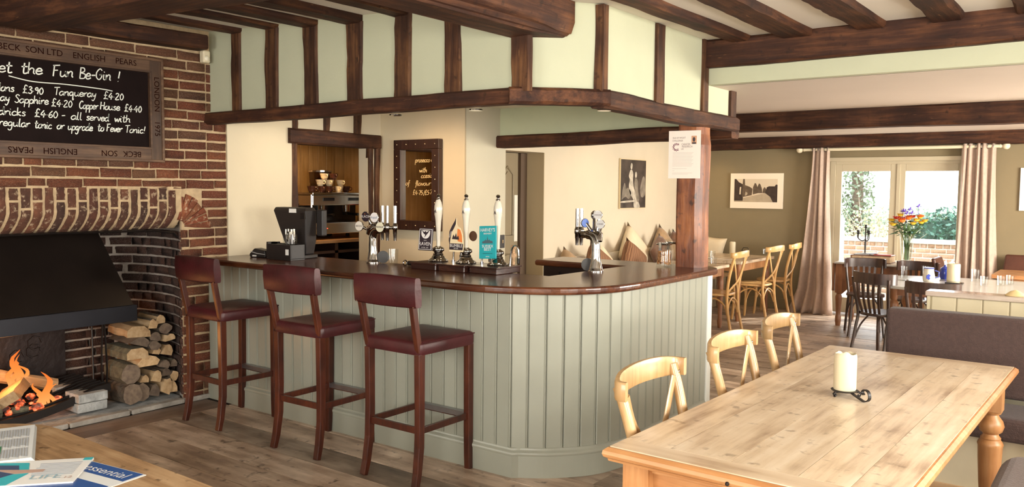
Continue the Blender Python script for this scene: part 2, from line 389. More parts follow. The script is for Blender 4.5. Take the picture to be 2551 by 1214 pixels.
# ---- timber framed bulkhead over the bar
bulk = struct(MB().prism([(-5.75,3.735),(-2.757,3.735),(-2.414,4.088),(-2.414,5.99),(-2.47,5.99),(-2.47,4.12),(-2.78,3.79),(-5.75,3.79)], 2.12, 2.95).build('wall_bulkhead', SAGE))
for i, (x0, x1, zt) in enumerate([(-5.345,-5.235,2.735), (-4.955,-4.812,2.72), (-4.545,-4.402,2.695), (-4.125,-3.972,2.67), (-3.695,-3.553,2.67), (-3.286,-3.151,2.65), (-2.796,-2.665,2.47)]):
    beam('stud', ((x0+x1)/2,3.735,2.15), ((x0+x1)/2,3.735,zt), .04, x1-x0, OZ, bulk, 60+i, .010) if False else \
    beam('stud', ((x0+x1)/2,3.740,2.15), ((x0+x1)/2,3.740,zt), x1-x0, .04, OZ, bulk, 60+i, .010)
def studY(y0, y1, z0, z1, s):
    o = MB(); n = 9; rr = []
    for i in range(n+1):
        z = z0+(z1-z0)*i/n; q = Vector((s, z*3, 0)); d0 = noise.noise(q)*.008; d1 = noise.noise(q+Vector((5,0,0)))*.008
        rr.append([(-2.45,y0+d0,z),(-2.395,y0+d0,z),(-2.395,y1+d1,z),(-2.45,y1+d1,z)])
    o.loft(rr).build('stud', OZ, bulk)
studY(4.045,4.10,2.15,2.64,1); studY(4.695,4.80,2.15,2.64,2); studY(5.385,5.47,2.15,2.645,3); studY(5.875,5.975,2.15,2.345,4)
beam('sill_beam', (-5.66,3.735,2.125), (-2.74,3.735,2.128), .10, .088, OX, bulk, 71, .008)
beam('sill_beam', (-2.79,3.70,2.128), (-2.39,4.105,2.122), .10, .092, OX, bulk, 72, .008)
beam('sill_beam', (-2.43,4.06,2.122), (-2.43,6.02,2.105), .10, .105, OY, bulk, 73, .010)
bb = struct(MB().box(-5.6, -2.44, 5.97, 6.04, 2.06, 2.345).build('wall_bar_back', plain('plaster_green', (.50,.53,.36), .85, var=.08, vs=5, bmp=.2, bs=9)))
beam('tie_beam', (-4.63,5.98,2.032), (-2.40,5.98,2.055), .14, .105, OX, bb, 74, .012)

# ---- left wall beyond the bricks, with the coffee hatch
wl = struct(MB().box(-5.74,XL,3.87,4.53,0,2.36).box(-5.74,XL,5.34,5.50,0,2.36).box(-5.74,XL,4.53,5.34,1.98,2.36).build('wall_left', CREAML))
beam('lintel', (-5.66,4.445,2.038), (-5.66,5.475,2.038), .15, .125, OY, wl, 80, .008)
beam('door_post', (-5.66,4.51,0), (-5.66,4.51,1.99), .13, .055, OZ, wl, 81, .01)
beam('door_post', (-5.635,5.372,0), (-5.635,5.372,1.99), .07, .055, OZ, wl, 82, .01)
beam('door_post', (-5.65,5.445,0), (-5.65,5.445,1.99), .13, .06, OZ, wl, 83, .01)
for i, (a, b) in enumerate([(4.487,4.54), (4.819,4.886), (5.164,5.246)]):
    beam('stud', (-5.65,(a+b)/2,2.08), (-5.65,(a+b)/2,2.335), .10, b-a, OZ, wl, 84+i, .012)
nic = struct(MB().box(-7.12,-7.0,4.2,6.4,0,2.4).box(-7.1,-5.74,4.18,4.28,0,2.4).box(-7.1,-5.74,6.3,6.4,0,2.4).box(-7.1,-5.74,4.2,6.4,2.33,2.4).build('wall_niche', NICHEW))
bme = MB().box(-.008,.008,-.055,.055,0,1.2).mesh('board', NICHEW)
for i in range(16):
    o = link('board', bme, nic, .003, 1); o.location = (-6.99, 4.36+i*.115, 1.1)
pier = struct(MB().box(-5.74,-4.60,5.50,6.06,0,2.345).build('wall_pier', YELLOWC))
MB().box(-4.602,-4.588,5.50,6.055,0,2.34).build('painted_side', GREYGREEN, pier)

# ---- cream wall behind the settle, with the panelled door
ww = struct(MB().box(-5.34,-5.10,7.42,11.5,0,2.4).box(-5.34,-5.10,6.06,7.42,2.005,2.4).box(-5.34,-5.10,5.9,6.62,0,2.4).build('wall_cream', CREAMW))
MB().box(-5.325,-5.102,7.414,7.422,0,2.005).build('reveal', plain('reveal_paint', (.46,.37,.23), .7), ww)
dr = troot('door_1')
MB().box(-5.62,-5.56,6.0,7.7,0,2.4).box(-5.62,-5.34,7.44,7.6,0,2.4).box(-5.6,-5.34,6.0,7.6,2.01,2.4).build('sky_leak_backing', DOORPAINT, dr)  # unseen backing added behind the door so no sky light leaks through
MB().box(-5.40,-5.36,6.62,7.30,0.005,2.0).build('door_leaf', DOORPAINT, dr)
MB().box(-5.40,-5.325,7.30,7.42,0,2.0).build('door_frame', plain('door_frame_brown', (.09,.055,.032), .6), dr)
for (y0,y1,z0,z1,dm) in [(6.72,6.93,1.12,1.82,1),(7.0,7.2,1.12,1.82,1),(6.72,6.93,.2,.92,0),(7.0,7.2,.2,.92,0)]:
    m = MB(); pts = [(y0,z0),(y1,z0),(y1,z1-.05*dm),((y0+y1)/2,z1+.03*dm),(y0,z1-.05*dm)]
    m.tube([(-5.356,a,b) for a,b in pts], .012, 6, closed=True)
    m.prism([(a,b) for a,b in [(y0+.03,z0+.03),(y1-.03,z0+.03),(y1-.03,z1-.06*dm-.03),((y0+y1)/2,z1-.01*dm-.01),(y0+.03,z1-.06*dm-.03)]], 0, .012, Matrix(((0,0,1,-5.362),(1,0,0,0),(0,1,0,0),(0,0,0,1))))
    m.build('door_panel', DOORPAINT, dr, smooth=40)
MB().box(-5.36,-5.352,7.225,7.285,1.05,1.55).build('finger_plate', plain('plate_cream', (.72,.68,.58), .4), dr, bevel=.002)

# ---- far wall with french door
DX0, DX1, DZ = -3.26, -1.58, 2.03
fw = struct(MB().box(-5.2,DX0,11.4,11.6,0,2.4).box(DX1,XW+.1,11.4,11.6,0,2.4).box(DX0,DX1,11.4,11.6,DZ,2.4).build('wall_far', OLIVE))
struct(MB().box(-5.1,DX0-.02,11.38,11.402,0,.14).build('baseboard_far', OLIVE, bevel=.004))
d2 = troot('door_2')
MB().box(DX0,DX0+.07,11.42,11.52,0,DZ).box(DX1-.07,DX1,11.42,11.52,0,DZ).box(DX0+.07,DX1-.07,11.42,11.52,DZ-.06,DZ).box(DX0-.06,DX1+.06,11.375,11.41,DZ-.02,DZ+.03).box(DX0-.05,DX0,11.385,11.41,0,DZ).box(DX1,DX1+.05,11.385,11.41,0,DZ).build('door_frame', FRAMEP, d2, bevel=.004)
xm = (DX0+DX1)/2
for (a, b) in [(DX0+.07, xm-.005), (xm+.005, DX1-.07)]:
    lf = MB().box(a,a+.075,11.44,11.485,.02,DZ-.055).box(b-.095,b,11.44,11.485,.02,DZ-.055).box(a+.075,b-.095,11.44,11.485,.02,.22).box(a+.075,b-.095,11.44,11.485,DZ-.15,DZ-.055).build('door_leaf', FRAMEP, d2, bevel=.005)
    MB().box(a+.07,b-.09,11.458,11.464,.21,DZ-.14).build('glass_pane', PANE, lf)
MB().box(xm-.022,xm+.022,11.425,11.445,.02,DZ-.06).build('astragal', FRAMEP, d2, bevel=.004)

# ---- walls the camera does not face: right side and behind, with window openings
def wall_open(name, axis, c, t, lo, hi, top, holes, mat):
    m = MB(); cur = lo
    def bx(a, b, z0, z1):
        if axis == 'X': m.box(min(c,c+t), max(c,c+t), a, b, z0, z1)
        else: m.box(a, b, min(c,c+t), max(c,c+t), z0, z1)
    for (a, b, z0, z1) in holes:
        bx(cur, a, 0, top); bx(a, b, 0, z0); bx(a, b, z1, top); cur = b
    bx(cur, hi, 0, top); return struct(m.build(name, mat))
wall_open('wall_right', 'X', XW, .2, -2.0, 11.6, 3.0, [(.6,2.2,.95,2.25), (3.3,4.7,.95,2.25), (7.5,9.7,.85,2.15)], CREAM)
wall_open('wall_back', 'Y', -1.6, -.2, -5.8, XW+.1, 3.0, [(-3.85,-1.95,.85,2.25), (-.6,1.0,.85,2.25)], CREAM)
struct(MB().box(-5.8,XL-.01,-2.0,1.35,0,3.0).build('wall_left_near', CREAM))
# ================================================================== BRICK CHIMNEY WALL AND FIREPLACE
bw = struct(MB().box(-5.80,-5.636,1.35,3.87,1.60,2.95).box(-5.66,-5.636,3.485,3.87,0,1.60).box(-5.80,-5.66,3.62,3.87,0,1.60).box(-5.80,-5.70,1.35,3.49,1.33,1.60).build('wall_brick', MORTAR))
def brick_mesh(d, seed, mat):
    # irregular hand-made brick, unit size 1 (x depth, y length, z height)
    m = MB(); r = random.Random(seed); rings = []
    for x, s in ((-d,1.0), (d*.55,1.0), (d,.90)):
        ring = []
        for k in range(12):
            a = 2*PI*(k+.5)/12
            px = max(-.5, min(.5, .78*math.cos(a))); pz = max(-.5, min(.5, .78*math.sin(a)))
            ring.append((x + r.uniform(-.002,.002), px*(s if s == 1 else .955)+r.uniform(-.012,.012), pz*s+r.uniform(-.035,.035)))
        rings.append(ring)
    return m.loft(rings).mesh('brick', mat, 40)
BMS = {}
for nm, mt in (('r', BRICK), ('t', BRICKT), ('d', BRICKD), ('o', BRICKO)):
    BMS[nm] = [brick_mesh(.012, 100+i, mt) for i in range(5)]
def brick(parent, kind, loc, L, h, rz=0, rx=0, proud=0):
    o = link('brick', random.choice(BMS[kind]), parent); o.location = loc; o.rotation_euler = (rx, 0, rz)
    o.scale = (1, L, h); return o
ROW = .0725
rnd = random.Random(3)
z = .005; r = 0
while z < 2.56:
    h = ROW-.014; y1 = 3.868; tan = z > 2.45
    lo = 3.475 if z < 1.595 else 1.40
    if z < 1.6 and z+ROW > 1.62: lo = 3.475
    # irregular bond from the plaster edge leftwards
    first = rnd.choice([.11, .22, .17])
    y = y1
    while y > lo + .03:
        L = first if y == y1 else rnd.choice([.225, .225, .215, .235, .115, .18]) * (1.35 if tan else 1)
        a = max(lo, y-L)
        if y-a > .04:
            # the wide fan of the arch takes the corner bricks
            if not (1.27 < z < 1.57 and a < 3.60 and y < 3.71):
                brick(bw, 't' if tan or rnd.random() < .10 else 'r', (-5.636+rnd.uniform(-.003,.004), (a+y)/2, z+h/2+rnd.uniform(-.003,.003)), y-a-.013, h+rnd.uniform(-.004,.003), 0, rnd.uniform(-.02,.02))
        y = a
    z += ROW; r += 1
# arch of soldier bricks whose faces roll back under the opening
def vouss(y, w, z0, z1, lean, name='brick'):
    m = MB(); rings = []
    pr = [(-5.612,z1),(-5.606,z1-.05)]
    n = 7; zs = [z1-(z1-z0)*i/n for i in range(n+1)]
    for i, zz in enumerate(zs):
        u = (1.60-zz)/.30; back = 0 if u < .5 else ((u-.5)/.5)**2*.11
        x = -5.612 - back; yy = y + lean*(1.6-zz) - max(0,u-.6)*.05
        j = rnd.uniform(-.003,.003); ww = w/2 + rnd.uniform(-.003,.002)
        rings.append([(x-.03,yy-ww,zz),(x-.03,yy+ww,zz),(x+j-.004,yy+ww,zz),(x+j,yy+ww*.8,zz),(x+j,yy-ww*.8,zz),(x+j-.004,yy-ww,zz)])
    m.loft(rings).build(name, BRICKA, bw, smooth=45)
y = 1.40; i = 0
while y < 3.44:
    w = rnd.uniform(.046,.056)
    if i % 2: vouss(y, w, 1.305, 1.505, .0); vouss(y, w, 1.52, 1.60+rnd.uniform(-.01,.008), .0)
    elif i % 4 == 0: vouss(y, w, 1.305, 1.60+rnd.uniform(-.015,.005), .0)
    else: vouss(y, w, 1.305, 1.455, .0); vouss(y, w, 1.47, 1.595, 0)
    y += .0715; i += 1
# springer fan of wedge bricks where the arch meets the jamb
fa = 88.0
for k in range(7):
    da = rnd.uniform(11.5,14.5); a0, a1 = math.radians(fa), math.radians(fa-da+1.6); fa -= da
    r0, r1 = .050, rnd.choice([.235,.25,.265]) * (1 if k else .95); cy, cz_ = 3.458, 1.318
    q = [(r0,a0),(r1*.5,a0),(r1,a0),(r1,a1),(r1*.5,a1),(r0,a1)]
    MB().prism([(cy+r*math.cos(t)+rnd.uniform(-.003,.003), cz_+r*math.sin(t)+rnd.uniform(-.003,.003)) for r,t in q], -5.66, -5.625+rnd.uniform(-.003,.004), Matrix(((0,0,1,0),(1,0,0,0),(0,1,0,0),(0,0,0,1)))).build('brick', BRICK, bw, bevel=.004)
# roll of mortar under the arch (rounded backing)
m = MB(); rings = []
for zz in [1.612,1.55,1.48,1.44,1.40,1.36,1.33,1.305]:
    u = (1.60-zz)/.30; back = 0 if u < .5 else ((u-.5)/.5)**2*.11
    rings.append([(-5.622-back,1.38,zz),(-5.622-back,3.478,zz),(-5.80,3.478,zz),(-5.80,1.38,zz)])
m.loft(rings).build('arch_bedding', MORTAR, bw, smooth=40)
MB().tube([(-5.70,1.38,1.292),(-5.70,2.6,1.300),(-5.69,3.30,1.292),(-5.68,3.44,1.272),(-5.67,3.475,1.235)], .014, 6, flat=(1.6,.6)).build('arch_bar', IRON, bw)

# ---- fireplace recess: curved right cheek and back, brick by brick
fp = troot('wall_fireplace')
path = [Vector((x,y,0)) for x,y in [(-5.64,3.482),(-5.75,3.53),(-5.92,3.575),(-6.10,3.59),(-6.28,3.575),(-6.42,3.53),(-6.51,3.45),(-6.545,3.34),(-6.55,3.2)]]
path = crom(path, 5)
m = MB(); m.loft([[(p.x,p.y,0),(p.x,p.y,1.75),(p.x-.12,p.y+.25,1.75),(p.x-.12,p.y+.25,0)] for p in path])
m.box(-6.75,-6.55,1.3,3.3,0,1.75).box(-6.75,-5.8,1.2,1.36,0,1.75)
m.build('recess_render', MORTARW, fp, smooth=60)
MB().box(-6.75,-5.78,1.3,3.8,1.74,1.8).build('flue_top', IRON, fp)
S = [0]
for a, b in zip(path, path[1:]): S.append(S[-1]+(b-a).length)
def at(s):
    for i in range(len(S)-1):
        if s <= S[i+1]:
            t = (s-S[i])/(S[i+1]-S[i]); d = (path[i+1]-path[i]).normalized(); return path[i].lerp(path[i+1], t), d
    return path[-1], (path[-1]-path[-2]).normalized()
z = .06; r = 0
while z < 1.27:
    s = .0
    first_ = .10 if r % 2 else .05
    while s < S[-1]-.03:
        L = first_ if s == 0 else (.10 if rnd.random() < .35 else .20)
        L = min(L, S[-1]-s)
        p, d = at(s+L/2); nrm = Vector((d.y,-d.x,0))
        if nrm.dot(Vector((-6.0,2.8,0))-p) < 0: nrm = -nrm
        o = brick(fp, 'd', (p.x+nrm.x*.004, p.y+nrm.y*.004, z+.029), L-.012, .057, math.atan2(nrm.y, nrm.x))
        s += L
    z += ROW; r += 1
# back wall courses visible beside the fireback
z = .06; r = 0
while z < 1.2:
    y = 3.22
    while y > (2.2 if z > .62 else 3.0):
        L = .20
        brick(fp, 'd', (-6.55, y-L/2, z+.029), L-.012, .057); y -= L
    z += ROW; r += 1
fpl = MB().box(-6.515,-6.48,1.7,3.02,.03,.60)
for k in range(14):
    a = rnd.uniform(1.9,2.95); zz = rnd.uniform(.15,.5)
    fpl.tube([(-6.477, a+.05*math.cos(t*.9), zz+.05*math.sin(t*.9)) for t in range(7)], .007, 5)
tag(fpl.build('fireback', FIREIRON, smooth=40), 'dark cast iron fireback plate behind the flames', 'fireback')
hp = MB().prism([(-6.54,1.38),(-5.66,1.38),(-5.655,2.2),(-5.66,3.0),(-5.668,3.46),(-5.75,3.52),(-6.1,3.56),(-6.45,3.43),(-6.5,3.2)], 0, .03)
tag(hp.build('hearth', ASH, bevel=.008), 'ash dusted raised hearth slab inside the brick fireplace', 'hearth')
m = MB()
ke = thing('hearth_kerb', 'low pale stone kerb along the front of the hearth', 'kerb')
for a, b in [(1.3,2.02),(2.03,2.62),(2.63,3.05),(3.06,3.47),(3.475,3.70)]:
    MB().box(-5.665,-5.605,a,b,0,.036).jit(.005, 9, a).build('stone', STONE, ke, bevel=.008)

# ---- metal hood
h = thing('fire_hood', 'black sheet metal smoke hood hanging over the open fire', 'hood')
m = MB(); 
def rect(x0,x1,y0,y1,z): return [(x0,y0,z),(x1,y0,z),(x1,y1,z),(x0,y1,z)]
m.loft([rect(-6.50,-5.79,1.42,3.19,.748), rect(-6.50,-6.26,1.6,3.145,1.34), rect(-6.50,-6.30,1.65,3.13,1.6)], False, True)
m.build('canopy', HOODM, h)
m = MB()
m.loft([rect(-6.52,-5.772,1.40,3.205,.64), rect(-6.52,-5.772,1.40,3.205,.755), rect(-6.50,-5.80,1.43,3.18,.755), rect(-6.50,-5.80,1.43,3.18,.64)], False, False, True)
m.build('rim_band', plain('hood_band', (.030,.030,.038), .38, .5, var=.3, vs=4), h, bevel=.003)

# ---- fire basket, logs, flames
g = thing('fire_grate', 'curved black iron bar grate rising to the right under the fire', 'grate')
def gz(y): 
    u = (y-2.0)/1.05; return .075 + .15*max(0,(u-.35)/.65)**1.6 - .03*max(0,(u-.9)/.1)
for k in range(9):
    x = -5.84 - k*.062
    MB().strip([(x, 1.62+i*.1, gz(1.62+i*.1) if i*.1+1.62 > 2.0 else .075+.1*max(0,(2.0-(1.62+i*.1))/.4)**2) for i in range(15)], .03, .014, (0,0,1)).build('bar', IRON, g)
MB().strip([(-5.825, 1.62+i*.1, gz(1.62+i*.1)-.012 if i*.1+1.62 > 2.0 else .063) for i in range(15)], .055, .02, (0,0,1)).build('front_rim', IRON, g)
for i, (yy, xx) in enumerate([(2.86,-5.86), (2.86,-6.2)]):
    b_ = thing('grate_brick', 'whitewashed ' + ['front','rear'][i] + ' brick block propping the right end of the grate', 'brick block', (xx, yy, .045))
    MB().box(-.1,.1,-.1,.105,0,.062).jit(.004,12,i).build('brick', ASH, b_, bevel=.006); MB().box(-.1,.1,-.095,.11,.066,.128-.0).jit(.004,12,i+3).build('brick', ASH, b_, bevel=.006)
BARK = plain('bark', (.15,.11,.075), .95, var=.6, vs=22, bmp=1.0, bs=45, col2=(.05,.035,.025))
BARKG = plain('bark_green', (.17,.155,.10), .95, var=.5, vs=22, bmp=1.0, bs=45, col2=(.07,.06,.04))
CUT = wood('cut_wood', (.30,.17,.08), (.52,.345,.18), (.66,.47,.28), 'X', 3, .8, bmp=.3, rnd=.3, stretch=5)
CUTD = wood('cut_wood_dark', (.09,.06,.045), (.17,.12,.085), (.26,.19,.13), 'X', 3, .85, bmp=.3, rnd=.3, stretch=5)
CHAR = plain('charred', (.02,.014,.012), .9, bmp=.8, bs=40)
def log(name, sec, L, mats, loc, rot, parent=None, seed=0, split=None):
    # sec: polygon (y,z) of the end; edges flagged in split are sawn/split pale wood, the rest bark
    n = len(sec); m = MB(); rr = random.Random(seed); K = 5
    rings = []
    for i in range(K+1):
        u = i/K; s = 1 - .06*rr.random()
        rings.append([(-L/2+L*u, a*s+rr.uniform(-.003,.003), b*s+rr.uniform(-.003,.003)) for a,b in sec])
    vs = [p for r_ in rings for p in r_]
    b0 = 0; m.v = [tuple(p) for p in vs]
    for i in range(K):
        for j in range(n):
            m.f.append([i*n+j, i*n+(j+1)%n, (i+1)*n+(j+1)%n, (i+1)*n+j]); m.m.append(1 if split and j in split else 0)
    m.f.append(list(range(n-1,-1,-1))); m.m.append(1); m.f.append(list(range(K*n,(K+1)*n))); m.m.append(1)
    o = m.build(name, mats, parent); o.location = loc; o.rotation_euler = rot; return o
def roundsec(a, b, n=12, seed=0):
    rr = random.Random(seed); return [(a*math.cos(2*PI*i/n)*(1+rr.uniform(-.12,.1)), b*math.sin(2*PI*i/n)*(1+rr.uniform(-.12,.1))) for i in range(n)]
def wedge(a, b, seed=0):
    rr = random.Random(seed)
    return [(-a,-b*.5),(a*rr.uniform(.6,.9),-b*.8),(a,-b*.1),(a*.75,b*.55),(a*.25,b*.95),(-a*.3,b*.8)]
# stacked firewood, each end face turned to the room
pile = [ # (y, z, half width, half height, kind, material, label)
 (3.135,.115,.072,.075,'r',BARK,CUTD,'round grey log end at the bottom left of the woodpile'),
 (3.225,.110,.066,.070,'r',BARK,CUTD,'wide weathered log end second along the bottom of the woodpile'),
 (3.325,.095,.045,.055,'w',BARK,CUTD,'small dark split log third along the bottom of the woodpile'),
 (3.415,.115,.040,.075,'w',BARK,CUT,'upright pale wedge log in the bottom row of the woodpile'),
 (3.480,.100,.030,.055,'w',BARK,CUT,'pale split log in the bottom right corner of the woodpile'),
 (3.160,.250,.070,.080,'r',BARKG,CUTD,'tall rough log end above the bottom left of the woodpile'),
 (3.262,.205,.036,.036,'w',BARK,CUT,'little pale wedge tucked between two weathered log ends'),
 (3.345,.200,.045,.055,'w',BARK,CUT,'triangular pale split log low in the middle of the pile'),
 (3.420,.215,.040,.036,'w',BARK,CUTD,'mossy quarter log above the pale wedge at lower right'),
 (3.490,.190,.034,.040,'r',BARK,CUT,'round pale log end at lower right of the woodpile'),
 (3.285,.318,.098,.048,'w',BARK,CUT,'broad pale half log lying across the middle of the pile'),
 (3.420,.290,.045,.034,'w',BARKG,CUTD,'flat mossy log at mid right of the woodpile'),
 (3.490,.275,.034,.036,'w',BARKG,CUTD,'narrow mossy log against the right cheek of the fireplace'),
 (3.195,.400,.085,.040,'h',BARKG,CUT,'bark covered half log with pale end at mid left of pile'),
 (3.355,.390,.036,.036,'w',BARK,CUT,'pale five sided log in the centre of the pile'),
 (3.330,.440,.048,.036,'r',BARK,CUTD,'dark round log end behind the pale centre log'),
 (3.440,.385,.046,.052,'w',BARK,CUT,'pale angular split log at right of the woodpile centre'),
 (3.225,.478,.080,.040,'w',BARK,CUTD,'grey half log under the big yellow split log'),
 (3.375,.500,.046,.040,'r',BARK,CUTD,'very dark log end at upper centre of the woodpile'),
 (3.455,.475,.044,.032,'w',BARK,CUT,'flat pale split log at upper right of the woodpile'),
 (3.235,.555,.088,.042,'h',CUT,CUT,'big yellow split log on top left of the woodpile'),
 (3.345,.588,.040,.044,'w',BARK,CUT,'reddish split log end at the top of the woodpile'),
 (3.450,.545,.050,.042,'r',BARK,CUTD,'black domed log end near the top right of the pile'),
 (3.415,.615,.044,.042,'w',BARK,CUT,'pale split log crowning the top right of the woodpile'),
]
for i, (y, z, a, b, k, m0, m1, lab) in enumerate(pile):
    rr = random.Random(40+i); L = rr.uniform(.30,.36); x = -5.745-.05*(z/.6)-L/2 + rr.uniform(-.02,.025)
    if k == 'r': sec, sp = roundsec(a, b, 12, i), None
    elif k == 'w': sec, sp = wedge(a, b, i), (0, 5)
    else: sec, sp = [(-a,-b),(a,-b*.9),(a*.9,b*.2),(a*.4,b),(-a*.6,b*.95),(-a,b*.2)], (0,)
    o = log('firewood_log', sec, L, [m0, m1], (x, y, z), (rr.uniform(-.25,.25), rr.uniform(-.04,.04), rr.uniform(-.12,.02)), None, i, sp)
    tag(o, lab, 'log', 'firewood stacked beside the fire')
fl = [((-6.02,2.44,.205),(.55,.10,-.62),[(-.09,-.035),(.09,-.035),(.085,.035),(-.085,.035)],.30,[CUT,CHAR],'big squared log burning at the front of the fire',(0,1,2,3)),
      ((-6.28,2.62,.235),(.2,.30,1.35),roundsec(.05,.045,9,2),.46,[CUT,CUT],'long pale log leaning across the back of the fire',None),
      ((-5.93,2.13,.125),(0,-.05,1.42),roundsec(.05,.045,10,5),.40,[BARKG,CUTD],'mossy log lying at the front left of the fire',None),
      ((-5.93,2.46,.110),(0,0,1.2),roundsec(.026,.026,8,8),.10,[BARKG,CUTD],'short mossy billet at the front of the embers',None)]
for i, (lo, ro, sec, L, ms, lab, sp) in enumerate(fl):
    o = log('burning_log', sec, L, ms, lo, ro, None, 70+i)
    if i == 0: 
        for p in o.data.polygons: p.material_index = 0
        o.data.polygons[0].material_index = 0
    tag(o, lab, 'log', 'logs on the fire')
m, nt, b = _new('embers'); v = texmap(nt); f = tnoise(nt, v, 22, 4)
nt.links.new(ramp(nt, f, [(.42,(.03,.015,.012)),(.56,(.6,.08,.02)),(.7,(1,.45,.18))]), b.inputs['Emission Color']); b.inputs['Emission Strength'].default_value = 1.6; b.inputs['Base Color'].default_value = (.05,.03,.03,1)
EMB = m
eb = MB()
for i in range(70):
    r_ = rnd.uniform(.014,.034); eb.ball((rnd.uniform(-6.25,-5.9), rnd.uniform(1.95,2.72), .088+rnd.uniform(0,.05)), r_, 6, 4, (1, rnd.uniform(.8,1.5), .8))
e_ = eb.jit(.008, 30).build('embers', EMB); e_['kind'] = 'stuff'; tag(e_, 'glowing orange embers heaped on the iron grate', 'embers')
m, nt, b = _new('flame'); v = texmap(nt, rnd=False); sp_ = N(nt, 'ShaderNodeSeparateXYZ'); nt.links.new(v, sp_.inputs[0])
f = tnoise(nt, v, 9, 2)
nt.links.new(ramp(nt, sp_.outputs[2], [(0,(1,.42,.12)),(.12,(1,.27,.05)),(.3,(.85,.13,.02))]), b.inputs['Emission Color'])
b.inputs['Emission Strength'].default_value = 1.15; b.inputs['Base Color'].default_value = (0,0,0,1); b.inputs['Specular IOR Level'].default_value = 0
lw = N(nt, 'ShaderNodeLayerWeight'); lw.inputs[0].default_value = .35
nt.links.new(ramp(nt, lw.outputs['Facing'], [(.25,(.95,)*3),(.85,(.12,)*3)]), b.inputs['Alpha']); FLAME = m
def flame(loc, H, lab, seed):
    t = thing('flame', lab, 'flame', loc, 0, 'flames of the log fire'); rr = random.Random(seed)
    for j in range(5):
        hh = H*(1, .72, .6, .85, .45)[j]; off = (0, -.05, .055, .028, -.025)[j]; pts = []; rs = []
        for i in range(11):
            u = i/10; pts.append((rr.uniform(-.006,.006)+.02*math.sin(u*7+j+seed)*u, off*(1-.3*u)+.042*math.sin(u*6+seed+j*2)*u, hh*u)); rs.append(.019*(1,.8,.7,.6,.9)[j]*math.sin(PI*min(1,(u*.85+.15)))**.9+.001)
        MB().tube(pts, rs, 9).build('tongue', FLAME, t, smooth=80)
flame((-6.10,2.22,.12), .34, 'tallest orange flame curling up at the left of the fire', 1)
flame((-6.15,2.33,.16), .30, 'orange flame behind the big squared log', 4)
flame((-6.25,2.58,.20), .26, 'orange flame licking above the back log', 7)
flame((-5.93,2.62,.10), .24, 'bright flame at the right end of the squared log', 10)
pl = bpy.data.lights.new('fire_glow', 'POINT'); pl.energy = 9; pl.color = (1,.42,.13); pl.shadow_soft_size = .12
o = bpy.data.objects.new('fire_glow', pl); COL.objects.link(o); o.location = (-6.0,2.4,.36)
# fire irons hanging by the recess
t = thing('fire_tongs', 'pair of black iron fire tongs hanging under the hood', 'fire tool', (-5.98,3.06,.12))
for s in (-1,1): MB().strip([(0,s*.012,0),(0,s*.022,.15),(0,s*.014,.36),(0,s*.006,.50)], .014, .008, (1,0,0)).build('arm', IRON, t)
MB().tube([(0,.0,.50),(0,.022,.53),(0,.0,.56),(0,-.022,.53)], .006, 6, closed=True).build('hook', IRON, t)
t = thing('fire_poker', 'slim black iron poker leaning beside the woodpile', 'fire tool', (-6.02,3.0,.045))
MB().cyl((0,0,0),(-.05,.02,.58),.007,.007,8).build('rod', IRON, t); MB().ball((-.05,.02,.59),.014).build('knob', IRON, t, smooth=60)

